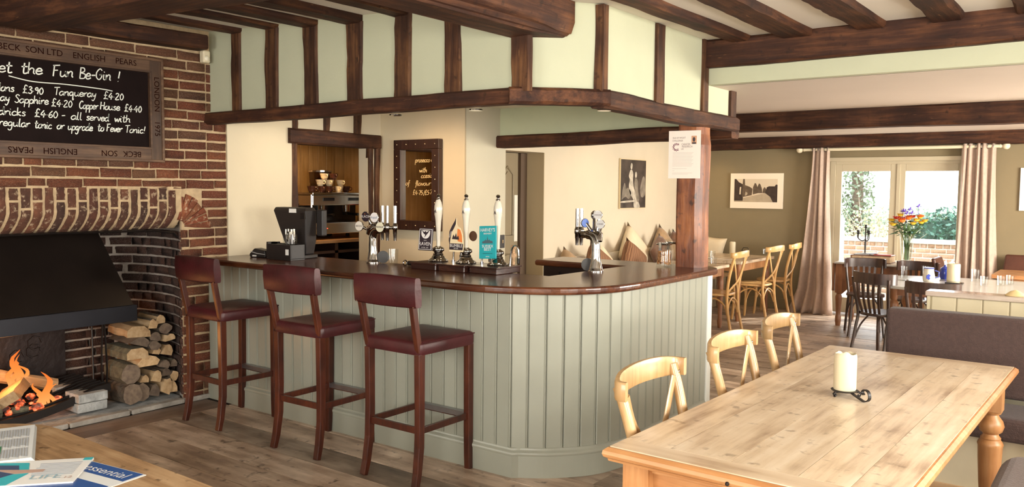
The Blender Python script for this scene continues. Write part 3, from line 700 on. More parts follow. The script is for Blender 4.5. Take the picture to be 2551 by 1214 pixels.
# ---- chalk handwriting (single-stroke letters)
GL = {
'a':(1.0,[[(.8,.9),(.4,1),(.05,.6),(.1,.1),(.45,0),(.8,.5),(.85,.95),(.8,.3),(1,0)]]),'b':(.95,[[(.1,2),(.1,.1),(.15,.7),(.5,1),(.85,.6),(.7,.1),(.35,0),(.1,.15)]]),
'c':(.9,[[(.8,.85),(.45,1),(.08,.6),(.15,.12),(.5,0),(.85,.2)]]),'d':(1.05,[[(.8,.85),(.4,1),(.05,.55),(.15,.05),(.5,.05),(.8,.6),(.85,2),(.8,.3),(1,0)]]),
'e':(.9,[[(.1,.5),(.75,.6),(.65,.95),(.35,1),(.08,.6),(.15,.1),(.5,0),(.9,.25)]]),'f':(.7,[[(.75,1.8),(.5,2),(.35,1.6),(.3,-.1),(.1,-.8)],[(.05,.95),(.7,1)]]),
'g':(1,[[(.8,.85),(.4,1),(.05,.6),(.2,.1),(.6,.2),(.8,.9),(.75,-.6),(.4,-1),(.05,-.7)]]),'h':(1,[[(.1,2),(.1,0)],[(.1,.5),(.45,1),(.75,.8),(.75,.2),(.95,0)]]),
'i':(.5,[[(.15,1),(.15,.2),(.4,0)],[(.17,1.42),(.22,1.52)]]),'k':(.9,[[(.1,2),(.1,0)],[(.7,1),(.12,.5),(.8,0)]]),'l':(.5,[[(.15,2),(.12,.25),(.4,0)]]),
'm':(1.3,[[(.08,1),(.08,0),(.12,.6),(.38,1),(.52,.8),(.5,0),(.55,.6),(.85,1),(1,.8),(1,.15),(1.2,0)]]),'n':(1,[[(.08,1),(.08,0),(.15,.6),(.5,1),(.75,.8),(.75,.15),(.95,0)]]),
'o':(.95,[[(.45,1),(.08,.6),(.15,.1),(.5,0),(.85,.4),(.75,.9),(.45,1),(.9,.95)]]),'p':(.95,[[(.1,1),(.05,-1)],[(.1,.6),(.45,1),(.85,.7),(.7,.1),(.35,0),(.1,.2)]]),
'q':(1.05,[[(.8,.85),(.4,1),(.05,.6),(.2,.1),(.6,.2),(.8,.95),(.8,-1),(1,-.7)]]),'r':(.8,[[(.1,1),(.1,0),(.2,.6),(.5,1),(.75,.9)]]),
's':(.8,[[(.7,.9),(.35,1),(.15,.75),(.6,.4),(.6,.1),(.3,0),(.05,.15)]]),'t':(.8,[[(.35,1.8),(.3,.2),(.55,0),(.8,.15)],[(0,1.15),(.75,1.2)]]),
'u':(1.05,[[(.08,1),(.1,.2),(.4,0),(.75,.4),(.8,1),(.78,.2),(1,0)]]),'v':(.85,[[(.05,1),(.4,0),(.75,1)]]),'w':(1.15,[[(.05,1),(.3,0),(.55,.8),(.8,0),(1.1,1)]]),
'y':(.95,[[(.08,1),(.15,.4),(.45,.2),(.8,.9)],[(.8,1),(.6,-.4),(.3,-1),(.02,-.7)]]),'B':(1.05,[[(.15,2),(.12,0)],[(.1,1.95),(.7,1.9),(.75,1.3),(.2,1.05),(.95,.8),(.85,.1),(.1,0)]]),
'C':(1.1,[[(1,1.7),(.6,2),(.1,1.3),(.15,.4),(.6,0),(1,.3)]]),'F':(1.1,[[(.2,1.95),(.15,0)],[(0,1.9),(1,2)],[(.2,1.05),(.75,1.1)]]),
'G':(1.2,[[(1,1.7),(.6,2),(.1,1.3),(.15,.4),(.6,0),(.95,.4),(1,.9),(.6,.9),(1.1,.9)]]),'H':(1.15,[[(.15,2),(.12,0)],[(.95,2),(.92,0)],[(.12,1),(.95,1.05)]]),
'L':(1,[[(.2,2),(.15,.1),(.9,.05)]]),'S':(1,[[(.9,1.7),(.5,2),(.15,1.6),(.7,.9),(.8,.3),(.4,0),(.02,.3)]]),'T':(1.1,[[(0,1.9),(1.1,2)],[(.55,1.95),(.5,0)]]),
'0':(.9,[[(.45,1.7),(.1,1),(.25,.1),(.6,.1),(.8,.9),(.45,1.7)]]),'2':(1,[[(.1,1.4),(.4,1.7),(.75,1.3),(.1,0),(.9,.05)]]),'3':(.9,[[(.1,1.5),(.45,1.7),(.7,1.3),(.35,.95),(.8,.6),(.55,0),(.05,.15)]]),
'4':(1,[[(.55,1.7),(.05,.6),(.9,.65)],[(.65,1.1),(.55,-.1)]]),'5':(.9,[[(.8,1.7),(.25,1.65),(.15,1),(.6,1),(.75,.4),(.4,0),(.05,.15)]]),'6':(.9,[[(.7,1.7),(.2,.9),(.15,.2),(.5,0),(.8,.4),(.5,.75),(.15,.4)]]),
'7':(.9,[[(.1,1.65),(.85,1.7),(.35,0)]]),'9':(.9,[[(.75,1.2),(.4,1.6),(.1,1.2),(.4,.9),(.75,1.3),(.6,0)]]),'£':(1.05,[[(.85,1.7),(.5,2),(.3,1.5),(.35,.4),(.05,0),(.5,.1),(.95,0)],[(.05,.95),(.7,1)]]),
'.':(.4,[[(.13,.6),(.2,.66)]]),'-':(.8,[[(.1,.7),(.7,.75)]]),'!':(.5,[[(.3,1.9),(.2,.6)],[(.15,.08),(.2,0)]]),'/':(.7,[[(0,-.2),(.6,1.9)]])}
def script(words, M, xh, w, name, mat, parent):
    # words: (text, u0, v0, u1, v1) on a plane mapped by M (u right, v up, n out); one object per word
    for (t, u0, v0, u1, v1) in words:
        m = MB(); tot = sum(GL[c][0] for c in t); sx = (u1-u0)/tot; x = 0; sl = .12
        for c in t:
            for st in GL[c][1]:
                P = [Vector((u0+(x+px)*sx+py*xh*sl, v0+(v1-v0)*(x+px)/tot+py*xh, 0)) for px, py in st]
                P = crom(P, 4) if len(P) > 2 else P
                m.strip([M @ p for p in P], w*random.uniform(.85,1.15), .0012, M.to_3x3() @ Vector((.5,.86,0)))
            x += GL[c][0]
        m.build(name, mat, parent)
_tcache = {}
def textobj(body, size, M, mat, parent, name='lettering', align='CENTER', sx=1.0):
    cu = bpy.data.curves.new(name, 'FONT'); cu.body = body; cu.size = size; cu.align_x = align; cu.align_y = 'CENTER'; cu.fill_mode = 'FRONT'; cu.resolution_u = 3
    tmp = bpy.data.objects.new(name, cu); me = bpy.data.meshes.new_from_object(tmp); bpy.data.objects.remove(tmp); bpy.data.curves.remove(cu)
    me.name = name; me.materials.clear(); me.materials.append(mat); o = link(name, me, parent)
    o.matrix_local = M @ Matrix.Diagonal((sx,1,1,1)); return o

# ---- chalkboard in a frame made of fruit crate slats
cb = thing('chalkboard', 'chalkboard with a handwritten gin menu in a crate wood frame', 'chalkboard', (-5.60,0,0))
Y0, Y1, Z0, Z1 = 1.28, 3.312, 1.792, 2.502; F = .088
MB().box(-.012,.012,Y0+F,Y1-F,Z0+F,Z1-F).build('board', SLATE, cb)
for (a,b,c,d,mt) in [(Y0+F,Y1-F,Z1-F,Z1,CRATE),(Y0+F,Y1-F,Z0,Z0+F,CRATE),(Y0,Y0+F,Z0,Z1,CRATEZ),(Y1-F,Y1,Z0,Z1,CRATEZ)]:
    MB().box(-.012,.030,a,b,c,d).build('frame_slat', mt, cb, bevel=.003)
MB().box(-.012,.040,Y0-.006,Y1+.006,Z1-.010,Z1+.008).box(-.012,.040,Y0-.006,Y1+.006,Z0-.008,Z0+.010).box(-.012,.040,Y1-.010,Y1+.008,Z0,Z1).box(-.012,.040,Y0-.008,Y0+.010,Z0,Z1).build('outer_bead', CRATE, cb, bevel=.003)
MB().box(-.012,.036,Y0+F-.006,Y1-F+.006,Z1-F-.008,Z1-F+.006).box(-.012,.036,Y0+F-.006,Y1-F+.006,Z0+F-.006,Z0+F+.008).box(-.012,.036,Y1-F-.008,Y1-F+.006,Z0+F,Z1-F).box(-.012,.036,Y0+F-.006,Y0+F+.008,Z0+F,Z1-F).build('inner_bead', CRATE, cb, bevel=.002)
MW = Matrix(((0,0,1,.0135),(1,0,0,0),(0,1,0,0),(0,0,0,1)))
words = [('Let',2.206,2.303,2.330,2.305),('the',2.381,2.309,2.509,2.316),('Fun',2.568,2.312,2.702,2.320),('Be-Gin',2.738,2.316,2.952,2.326),('!',2.991,2.322,3.016,2.325)]
script(words, MW, .036, .0075, 'chalk_word', CHALK, cb)
words = [('Gordons',2.146,2.187,2.340,2.191),('£3.90',2.387,2.189,2.511,2.190),('Tanqueray',2.575,2.194,2.849,2.204),('£4.20',2.897,2.198,3.036,2.202),('Bombay',2.135,2.129,2.313,2.130),('Sapphire',2.339,2.125,2.541,2.130),('£4.20',2.558,2.121,2.689,2.124),('Copper',2.733,2.120,2.860,2.125),('House',2.871,2.126,3.009,2.129),('£4.40',3.040,2.126,3.164,2.128),('Hendricks',2.148,2.044,2.402,2.046),('£4.60',2.454,2.047,2.596,2.048),('-',2.616,2.047,2.644,2.049),('all',2.679,2.046,2.752,2.046),('served',2.778,2.048,2.932,2.050),('with',2.968,2.050,3.081,2.053),('regular',2.245,1.979,2.426,1.978),('tonic',2.452,1.977,2.557,1.976),('or',2.587,1.978,2.637,1.979),('upgrade',2.657,1.977,2.819,1.979),('to',2.851,1.981,2.895,1.981),('Fever',2.911,1.982,3.023,1.983),('Tonic!',3.040,1.981,3.188,1.984)]
script(words, MW, .025, .0058, 'chalk_word', CHALK, cb)
MB().strip([MW @ p for p in crom([Vector((2.31,2.285,0)),Vector((2.45,2.265,0)),Vector((2.65,2.268,0)),Vector((2.88,2.262,0)),Vector((2.96,2.255,0))],5)], .006, .0012, (0,0,1)).build('chalk_underline', CHALK, cb)
def onframe(y, z, rot=0): return Matrix(((0,0,1,.0315),(1,0,0,y),(0,1,0,z),(0,0,0,1))) @ Matrix.Rotation(rot,4,'Z')
for b_, y, z, r_ in [('BECK',2.31,Z1-F/2,0),('SON',2.46,Z1-F/2,0),('LTD',2.58,Z1-F/2,0),('ENGLISH',2.80,Z1-F/2,0),('PEARS',3.05,Z1-F/2,0),('PEARS',2.36,Z0+F/2,PI),('ENGLISH',2.60,Z0+F/2,PI),('SON',2.92,Z0+F/2,PI),('BECK',3.08,Z0+F/2,PI),('BECK',1.65,Z1-F/2,0),('SON',1.82,Z1-F/2,0),('LONDON',Y1-F/2,2.26,-PI/2),('1975',Y1-F/2,2.02,-PI/2)]:
    textobj(b_, .055, onframe(y, z, r_), STENCIL, cb, 'stencil_lettering')
t = thing('motion_sensor', 'small cream motion sensor in the corner below the beam', 'sensor', (-5.585,3.668,2.575))
MB().box(-.03,.025,-.030,.030,-.045,.045).build('housing', plain('sensor_cream', (.68,.60,.42), .4), t, bevel=.012, seg=3)
MB().ball((.022,0,-.012),.022,10,6,(.5,1,1)).build('lens', plain('sensor_lens', (.80,.74,.58), .3), t, smooth=60)
# ================================================================== THE BAR
base_pts = [(-5.62,3.70),(-2.78,3.70)]
cv = [Vector((x,y,0)) for x,y in [(-2.74,3.712),(-2.60,3.805),(-2.51,3.895),(-2.425,4.01),(-2.378,4.13),(-2.356,4.26),(-2.352,4.40)]]
bp = [Vector((-5.62,3.70,0)), Vector((-2.74,3.70,0))] + crom(cv,5)[1:] + [Vector((-2.352,5.42,0))]
BS = [0]
for a, b in zip(bp, bp[1:]): BS.append(BS[-1]+(b-a).length)
def bat(s):
    for i in range(len(BS)-1):
        if s <= BS[i+1]+1e-6:
            t = (s-BS[i])/(BS[i+1]-BS[i]); return bp[i].lerp(bp[i+1],t), (bp[i+1]-bp[i]).normalized()
    return bp[-1], (bp[-1]-bp[-2]).normalized()
def nrm(i):
    d = Vector((0,0,0))
    if i > 0: d += (bp[i]-bp[i-1]).normalized()
    if i < len(bp)-1: d += (bp[i+1]-bp[i]).normalized()
    d.normalize(); return Vector((d.y,-d.x,0))
def bsweep(prof):
    m = MB(); rings = []
    for i, p in enumerate(bp):
        n = nrm(i); rings.append([p + n*o + Vector((0,0,z)) for o, z in prof])
    return m.loft(rings)
bar = thing('bar_counter', 'pale grey-green boarded bar front curving round a corner', 'bar')
bsweep([(-.004,.10),(-.004,1.035),(-.05,1.035),(-.05,.0),(-.004,0)]).build('carcass', plain('bar_groove_paint', (.27,.275,.225), .4), bar)
MB().box(-2.42,-2.352,5.42,5.46,0,1.035).box(-3.6,-2.36,5.42,5.47,0,1.035).build('end_panel', BARPAINT, bar)
bdm = {}
NB = round(BS[-1]/.098); bwid = BS[-1]/NB
for i in range(NB):
    p, d = bat((i+.5)*bwid); p0, _ = bat(i*bwid); p1, _ = bat((i+1)*bwid); w = round((p1-p0).length-.004, 3)
    d = (p1-p0).normalized(); pm = (p0+p1)/2
    if w not in bdm: bdm[w] = MB().prism([(-w/2,0),(-w/2,-.006),(-w/2+.004,-.010),(w/2-.012,-.010),(w/2-.010,-.006),(w/2-.007,-.006),(w/2-.005,-.010),(w/2-.003,-.010),(w/2,-.006),(w/2,0)], .12, 1.035).mesh('board', BARPAINT)
    o = link('board', bdm[w], bar); o.location = pm; o.rotation_euler = (0,0,math.atan2(d.y,d.x))
bsweep([(0,0),(.024,0),(.024,.125),(0,.125)]).build('plinth', BARPAINT, bar)
bsweep([(0,.125),(.026,.125),(.030,.133),(.030,.140),(.026,.148),(.016,.152),(.012,.160),(.012,.168),(0,.172)]).build('plinth_moulding', BARPAINT, bar, smooth=50)
MB().box(-2.36,-2.330,5.40,5.47,0,1.035).build('corner_post', plain('post_white', (.66,.67,.62), .4), bar, bevel=.008, seg=3)
# worktop, one continuous U
front = [(-5.615,3.60),(-3.10,3.60)]
curve = [tuple(p)[:2] for p in crom([Vector(q+(0,)) for q in [(-3.10,3.60),(-2.88,3.620),(-2.68,3.692),(-2.50,3.805),(-2.38,3.955),(-2.312,4.13),(-2.290,4.33)]],4)][1:]
endc = [(-2.29,5.40),(-2.297,5.47),(-2.325,5.535),(-2.38,5.58),(-2.45,5.595)]
poly = front + curve + endc + [(-3.66,5.595),(-3.66,5.20),(-2.885,5.20),(-2.905,4.285),(-5.615,4.285)]
wt = tag(MB().prism(poly, 1.036, 1.08).build('bar_worktop', BARTOP, bevel=.016, seg=4), 'dark varnished wooden bar top sweeping round the curved corner', 'worktop')
ib = thing('bar_back_cabinet', 'dark cabinet under the inner leg of the bar top', 'cabinet')
MB().box(-3.60,-2.93,5.24,5.41,0,1.034).build('body', plain('cabinet_dark', (.028,.014,.010), .5), ib)
for x in (-3.45,-3.2,-2.98): MB().box(x-.004,x+.004,5.232,5.242,.1,1.0).build('stile', IRON, ib)
bs = thing('back_shelf', 'low orange wood work shelf glimpsed behind the hand pumps', 'shelf')
MB().box(-4.55,-3.7,5.05,5.48,.88,.92).build('top', plain('shelf_wood', (.62,.33,.13), .4, var=.2), bs, bevel=.003)
MB().box(-4.5,-3.75,5.10,5.47,0,.88).build('carcass', plain('cabinet_dark2', (.05,.03,.02), .5), bs)

# ---- timber post on the bar with a charity notice
pm_ = MB(); rr_ = []
for i in range(15):
    z = 1.08 + i*(2.075-1.08)/14; q = Vector((z*2.3, 0, 4)); w = .092*(1+.05*noise.noise(q)); o1 = .006*noise.noise(q+Vector((4,0,0)))
    cc = .035 + .008*noise.noise(q*2)
    if z > 1.95: w *= .93
    rr_.append([(-2.495+a*w+o1, 5.475+b*w*.85, z) for a, b in [(-1,-.9),(-.85,-1),(.55,-1),(.80,-.80),(1,-.5),(1,.9),(.9,1),(-.9,1),(-1,.9)]])
post = thing('timber_post', 'rough oak post standing on the bar top and carrying the beam', 'post')
pm_.loft(rr_).build('shaft', POSTM, post)
nt_ = thing('charity_notice', 'white A4 charity notice pinned to the oak post', 'notice', (-2.525,5.385,1.865), math.radians(5))
MB().box(-.115,.115,-.0015,.0015,-.165,.165).build('sheet', plain('notice_paper', (.80,.70,.62), .6), nt_)
def onY(x, z, y=-.0025): return Matrix(((1,0,0,x),(0,0,-1,y),(0,1,0,z),(0,0,0,1)))
GREYT = plain('print_grey', (.16,.13,.12), .7); LINET = plain('print_line', (.46,.38,.33), .7); DK = plain('print_dark', (.05,.035,.04), .7); PURP = plain('print_plum', (.16,.035,.07), .7)
textobj('ISLE OF WIGHT', .016, onY(-.039,.115), GREYT, nt_, 'notice_heading', sx=.85); textobj('CHALLENGE', .016, onY(-.050,.096), GREYT, nt_, 'notice_heading', sx=.85)
textobj('CANCER', .019, onY(.010,.070), GREYT, nt_, 'notice_heading', sx=.85); textobj('RESEARCH', .019, onY(.020,.054), GREYT, nt_, 'notice_heading', sx=.85); textobj('UK', .015, onY(-.014,.038), GREYT, nt_, 'notice_heading')
m = MB()
for k in range(26):
    a = math.radians(48+k*264/25); rr = .022 + .005*math.sin(k*2.2); m.prism([(rr*math.cos(a)+.0035*math.cos(t),rr*math.sin(a)+.0035*math.sin(t)) for t in [i*PI/3 for i in range(6)]], 0, .0006, onY(-.058,.052))
m.build('c_emblem', PURP, nt_)
m = MB()
for k in range(12):
    w = .15 - (k%3)*.006; m.box(-.085, -.085+w, -.003, -.0022, .013-k*.0085, .0145-k*.0085)
m.box(-.085,.02,-.003,-.0022,-.098,-.0965).box(-.085,-.07,-.003,-.0022,-.113,-.1115).box(-.085,.06,-.003,-.0022,-.128,-.1265).box(-.085,.03,-.003,-.0022,-.136,-.1345)
m.build('small_print', LINET, nt_)
MB().box(.050,.087,-.003,-.0022,.072,.128).build('portrait_photo', plain('photo_skin', (.55,.30,.17), .7), nt_)
MB().prism([(.006*1.6*math.cos(t), .010*1.6*math.sin(t)) for t in [i*PI/6 for i in range(12)]], 0, .0014, onY(.068,.103,-.0022)).box(.056,.082,-.0036,-.0022,.072,.084).build('portrait_hair', DK, nt_)

# ---- recessed downlights under the sill beam
LAMP = emit('lamp_glow', (1,.72,.50), 12)
for i, (x, y) in enumerate([(-2.475,4.20),(-2.475,4.82),(-3.1,3.80),(-3.75,3.80)]):
    t = thing('downlight', ['recessed downlight under the beam at the curved corner of the bar','recessed downlight under the beam near the oak post','recessed downlight under the beam above the hand pumps','recessed downlight under the beam above the tall beer font'][i], 'light', (x,y,2.066), 0, 'downlights under the bar beam')
    MB().lathe([(.026,.004),(.040,.004),(.040,.012),(.026,.012)], 16).build('bezel', CHROME, t, smooth=40); MB().lathe([(.001,.007),(.026,.007),(.026,.012),(.001,.012)], 16).build('lamp', LAMP, t)
def spot(loc, tgt, e, ang=75, col=(1,.72,.42), size=.08):
    l = bpy.data.lights.new('bar_spot', 'SPOT'); l.energy = e; l.color = col; l.spot_size = math.radians(ang); l.spot_blend = 1.0; l.shadow_soft_size = size
    o = bpy.data.objects.new('bar_spot', l); COL.objects.link(o); o.location = loc
    o.rotation_euler = (Vector(tgt)-Vector(loc)).to_track_quat('-Z','Y').to_euler()
spot((-4.85,4.75,2.30),(-4.85,5.5,1.0),34,120,(1,.60,.28)); spot((-4.95,4.3,2.30),(-5.62,4.3,.9),14,120); spot((-4.0,4.8,2.30),(-4.35,5.5,1.0),24,110,(1,.58,.26))
spot((-3.3,4.5,2.30),(-3.3,4.5,1.0),6,110); spot((-6.3,5.2,2.30),(-6.7,5.4,1.2),70,130,(1,.62,.28)); spot((-4.2,4.1,2.28),(-4.2,4.0,1.0),8,90)
spot((-4.1,8.2,2.30),(-5.1,8.3,.9),18,120,(1,.74,.46)); spot((-4.1,9.8,2.30),(-5.1,9.9,.9),20,120,(1,.66,.36)); spot((-4.75,10.9,2.30),(-4.8,11.4,1.0),14,90,(1,.66,.30)); spot((-3.9,10.6,2.30),(-3.95,11.4,1.2),10,95,(1,.72,.42))

# ---- bar stools
def make_stool():
    t = thing('bar_stool', 'x', 'bar stool', group='oxblood leather bar stools along the bar')
    # local: back of the stool at -y
    def cushion(x0,x1,y0,y1,z0,z1,cr,rd):
        def ring(ins, z):
            o = []
            for cx, cy, a0 in [(x1-cr,y1-cr,0),(x0+cr,y1-cr,90),(x0+cr,y0+cr,180),(x1-cr,y0+cr,270)]:
                for k in range(5):
                    a = math.radians(a0+k*22.5); r = max(cr-ins,.002); o.append((cx+r*math.cos(a), cy+r*math.sin(a), z))
            return o
        R = [ring(.004,z0), ring(0,z0+.012), ring(0,z1-rd), ring(rd*.35,z1-rd*.3), ring(rd,z1)]
        cx, cy = (x0+x1)/2, (y0+y1)/2
        top = R[-1]
        for s, dz in [(.8,.008),(.55,.014),(.25,.017),(.02,.018)]:
            R.append([(cx+(p[0]-cx)*s, cy+(p[1]-cy)*s, p[2]+dz) for p in top])
        return MB().loft(R)
    st = cushion(-.215,.215,-.225,.25,.725,.80,.035,.022).build('seat', LEATHER, t, smooth=60)
    for s in (-1,1): MB().tube([(s*.213,-.2,.79),(s*.213,.235,.79)], .004, 5).build('seam', LEATHER, st)
    # backrest: padded, curved
    R = []
    for i in range(9):
        u = -1+2*i/8; x = u*.232; yb = -.268 - .0 + .018*u*u; e = .0 if abs(u) < .99 else .006
        sec = []
        for (dy, dz) in [(-.026,.01),(-.020,.0),(.018,.0),(.026,.012),(.030,.08),(.024,.158),(.015,.168),(-.012,.170),(-.022,.162),(-.030,.09)]:
            sec.append((x, yb+dy*(1-e*20)-.22*dz*.28, .985+dz+(-.012 if dz > .1 else .004)*u*u*.7))
        R.append(sec)
    br = MB().loft(R).build('backrest', LEATHER, t, smooth=70)
    for s in (-1,1):
        nails = MB()
        for q in (-.02,.012): nails.ball((s*.205+q*.6,-.272-.0+.0,.992),.004,6,4)
        nails.build('nail', BRASSN, br)
        MB().strip([(s*.190,-.205,.74),(s*.193,-.235,.88),(s*.196,-.262,1.02)], .034, .030, (0,1,0)).build('back_post', STOOLW, t, bevel=.003)
        # rear (camera side) legs splay out backwards at the foot
        MB().strip([(s*.190,-.200,.73),(s*.190,-.198,.40),(s*.192,-.202,.22),(s*.195,-.222,.08),(s*.198,-.242,0)], [.046,.042,.040,.036,.030], .040, (0,1,0)).build('leg', STOOLW, t, bevel=.004)
        MB().strip([(s*.188,.215,.73),(s*.190,.213,.40),(s*.192,.210,.22),(s*.196,.206,.08),(s*.20,.203,0)], [.046,.042,.040,.036,.030], .040, (0,1,0)).build('leg', STOOLW, t, bevel=.004)
        MB().box(s*.19-.009,s*.19+.009,-.19,.205,.292,.328).build('side_stretcher', STOOLW, t, bevel=.002)
    MB().box(-.18,.18,-.208,-.190,.292,.330).build('rear_stretcher', STOOLW, t, bevel=.002)
    fr = MB().box(-.18,.18,.200,.222,.292,.325).build('foot_rail', STOOLW, t, bevel=.002)
    MB().box(-.172,.172,.194,.226,.326,.330).box(-.172,.172,.193,.196,.300,.330).build('wear_plate', STEELF, fr)
    return t
s1 = make_stool(); s1.location = (-3.225,3.455,0); s1['label'] = 'oxblood leather bar stool nearest the curved corner of the bar'
dup(s1, (-4.03,3.455,0), .02, 'oxblood leather bar stool in the middle of the row of three')
dup(s1, (-4.995,3.455,0), -.02, 'oxblood leather bar stool next to the firewood and brick wall')

# ---- hand pumps
WOODB = wood('pump_box_wood', (.012,.005,.004), (.03,.011,.008), (.06,.022,.014), 'X', 2, .25, coat=.4, bmp=.05, rnd=.1)
TEAL = plain('clip_teal', (.0,.30,.34), .4); CLIPB = plain('clip_black', (.018,.008,.016), .35); CLIPW = plain('clip_white', (.72,.68,.66), .5); GOLD = plain('clip_gold', (.60,.40,.16), .35, .4); ORANGE = plain('clip_orange', (.72,.20,.04), .5); CREAMC = plain('clip_cream', (.74,.60,.38), .5)
def make_pump(name, label, loc):
    t = thing(name, label, 'hand pump', loc, 0, 'hand pumps on the bar')
    MB().box(-.115,.105,-.145,.105,0,.036).build('drip_box', WOODB, t, bevel=.004); MB().box(-.122,.112,-.152,.112,.036,.046).build('box_lip', WOODB, t, bevel=.003)
    MB().lathe([(.068,.046),(.070,.052),(.058,.062),(.046,.070),(.042,.082),(.034,.088),(.036,.096),(.028,.104),(.030,.112),(.040,.118),(.043,.128),(.038,.137),(.028,.142),(.018,.15)], 24).build('bell', CHROME, t, smooth=50)
    MB().lathe([(.013,.14),(.013,.19),(.014,.215),(.016,.26),(.020,.32),(.026,.365),(.0285,.395),(.027,.42),(.021,.445),(.014,.46),(.012,.462)], 20).build('handle', PORC, t, smooth=60)
    MB().lathe([(.014,.460),(.015,.468),(.009,.472),(.008,.478),(.014,.486),(.012,.494),(.005,.500)], 16).build('finial', CHROME, t, smooth=50)
    em = MB().prism([(-.010,0),(0,.026),(.010,0),(.003,.004),(0,.018),(-.004,.004)], 0, .002, Matrix(((1,0,0,-.003),(0,0,-1,-.0272),(0,1,0,.372),(0,0,0,1)))); em.build('emblem', DK, t)
    for k in range(8):
        a = 2*PI*k/8; em = None
    st = MB()
    for k in range(8): st.ball((.062*math.cos(2*PI*k/8+.2),.062*math.sin(2*PI*k/8+.2),.055),.006,6,4)
    st.build('screw_head', CHROME, t, smooth=60)
    return t
def swan(label, loc):
    t = thing('swan_neck_spout', label, 'spout', loc, 0, 'swan neck spouts beside the hand pumps')
    pts = crom([Vector(p) for p in [(-.03,.0,0),(-.025,0,.07),(-.012,0,.115),(.012,0,.128),(.032,0,.112),(.036,0,.07),(.036,0,.045)]],4)
    MB().tube(pts, .006, 8).build('pipe', CHROME, t, smooth=60); MB().cyl((.036,0,.05),(.036,0,.015),.009,.009,10).build('nozzle', BLACKG, t); MB().cyl((-.03,0,0),(-.03,0,.012),.010,.010,10).build('collar', CHROME, t)
ZB = 1.08
p1 = make_pump('hand_pump', 'hand pump with white handle and black raven clip, leftmost of three', (-3.745,4.20,ZB))
cl = MB().box(-.058,.058,-.006,.002,-.075,.075).build('pump_clip', CLIPB, p1, bevel=.004); cl.location = (-.055,-.062,.195); cl.rotation_euler = (-.10,0,.10)
fr = MB()
for a in [(-.052,.052,.066,.069),(-.052,.052,-.069,-.066),(-.052,-.049,-.069,.069),(.049,.052,-.069,.069)]: fr.box(a[0],a[1],-.0075,-.006,a[2],a[3])
fr.build('border', CLIPW, cl)
MB().prism([(.036*math.cos(a),.036*math.sin(a)) for a in [math.radians(180+i*15) for i in range(13)]] + [(.036,.02),(-.036,.02)], 0, .001, onY(0,.04,-.0065)).build('moon', CLIPW, cl)
MB().prism([(-.034,.034),(-.012,.020),(.0,.028),(.006,.018),(.034,.034),(.018,.012),(.004,-.002),(-.008,-.018),(-.002,.002),(-.016,.010)], 0, .0012, onY(0,.028,-.0078)).build('raven', CLIPB, cl)
textobj('RAVEN', .034, onY(0,-.032,-.0075), CLIPW, cl); textobj('DARK', .009, onY(0,-.008,-.0075), CLIPW, cl); textobj('BITTER . ABV', .010, onY(0,-.056,-.0075), CLIPW, cl)
p2 = make_pump('hand_pump', 'middle hand pump with orange and black teardrop clip', (-3.515,4.215,ZB))
tear = [(-.062,.0),(-.058,.05),(-.040,.09),(-.022,.118),(-.012,.14),(-.008,.10),(.0,.085),(.02,.075),(.038,.045),(.048,.0),(.055,-.045),(.052,-.082),(-.054,-.082),(-.058,-.04)]
cl = MB().prism(tear, 0, .008, onY(0,0,.002)).build('pump_clip', CREAMC, p2); cl.location = (-.030,-.055,.205); cl.rotation_euler = (-.08,0,.08)
MB().prism([(-.062,-.01),(-.060,.05),(-.040,.09),(-.022,.118),(-.012,.142),(-.012,.10),(-.026,.070),(-.042,.045),(-.050,.0),(-.053,-.04)], 0, .001, onY(0,0,-.0065)).build('black_swoosh', CLIPB, cl)
MB().prism([(.004,.07),(.026,.062),(.042,.025),(.047,-.02),(.010,-.012),(.004,.02)], 0, .001, onY(0,0,-.0065)).build('orange_flash', ORANGE, cl)
MB().box(-.054,.054,-.0078,-.006,-.070,-.028).build('name_band', CLIPB, cl)
textobj('BUMBLE', .028, onY(0,-.043,-.0085), CLIPW, cl); textobj('BITTER', .011, onY(0,-.061,-.0085), CLIPW, cl); textobj('ADAMS', .017, onY(-.050,.03,-.0085) @ Matrix.Rotation(1.15,4,'Z'), CLIPW, cl, sx=.8)
MB().prism([(-.03,-.01),(-.02,.02),(-.008,.004),(.0,.03),(.008,.002),(.02,.014),(.028,-.012)], 0, .001, onY(-.006,.01,-.0078)).build('bee_motif', CLIPB, cl)
MB().lathe([(.001,0),(.032,0),(.034,.004),(.001,.006)], 18, M=Matrix(((1,0,0,.032),(0,0,1,.03),(0,1,0,.225),(0,0,0,1)))).build('rear_roundel', plain('roundel_brown', (.09,.035,.015), .4), p2)
p3 = make_pump('hand_pump', 'hand pump with teal brewery clip, rightmost of three', (-3.275,4.245,ZB))
cl = MB().box(-.064,.064,-.006,.002,-.105,.105).build('pump_clip', TEAL, p3, bevel=.002); cl.location = (-.030,-.062,.195); cl.rotation_euler = (-.08,-.05,.10)
textobj("HARVEY'S", .031, onY(0,.078,-.0068), CLIPW, cl, sx=.82); textobj('BREWERY', .014, onY(0,.055,-.0068), CLIPW, cl); textobj('SUSSEX', .026, onY(0,-.026,-.0068), CLIPW, cl); textobj('BEST', .026, onY(0,-.046,-.0068), CLIPW, cl); textobj('TRADITIONAL ALE', .009, onY(0,-.072,-.0068), CLIPB, cl); textobj('LEWES', .009, onY(0,-.092,-.0068), CLIPW, cl)
MB().prism([(-.040,-.012),(-.040,0),(-.022,.006),(-.014,.016),(-.012,.006),(-.004,.010),(0,.034),(.004,.010),(.012,.008),(.016,.016),(.020,.004),(.036,.004),(.040,-.012)], 0, .001, onY(0,.005,-.0062)).build('brewhouse_motif', plain('motif_grey', (.05,.09,.11), .5), cl)
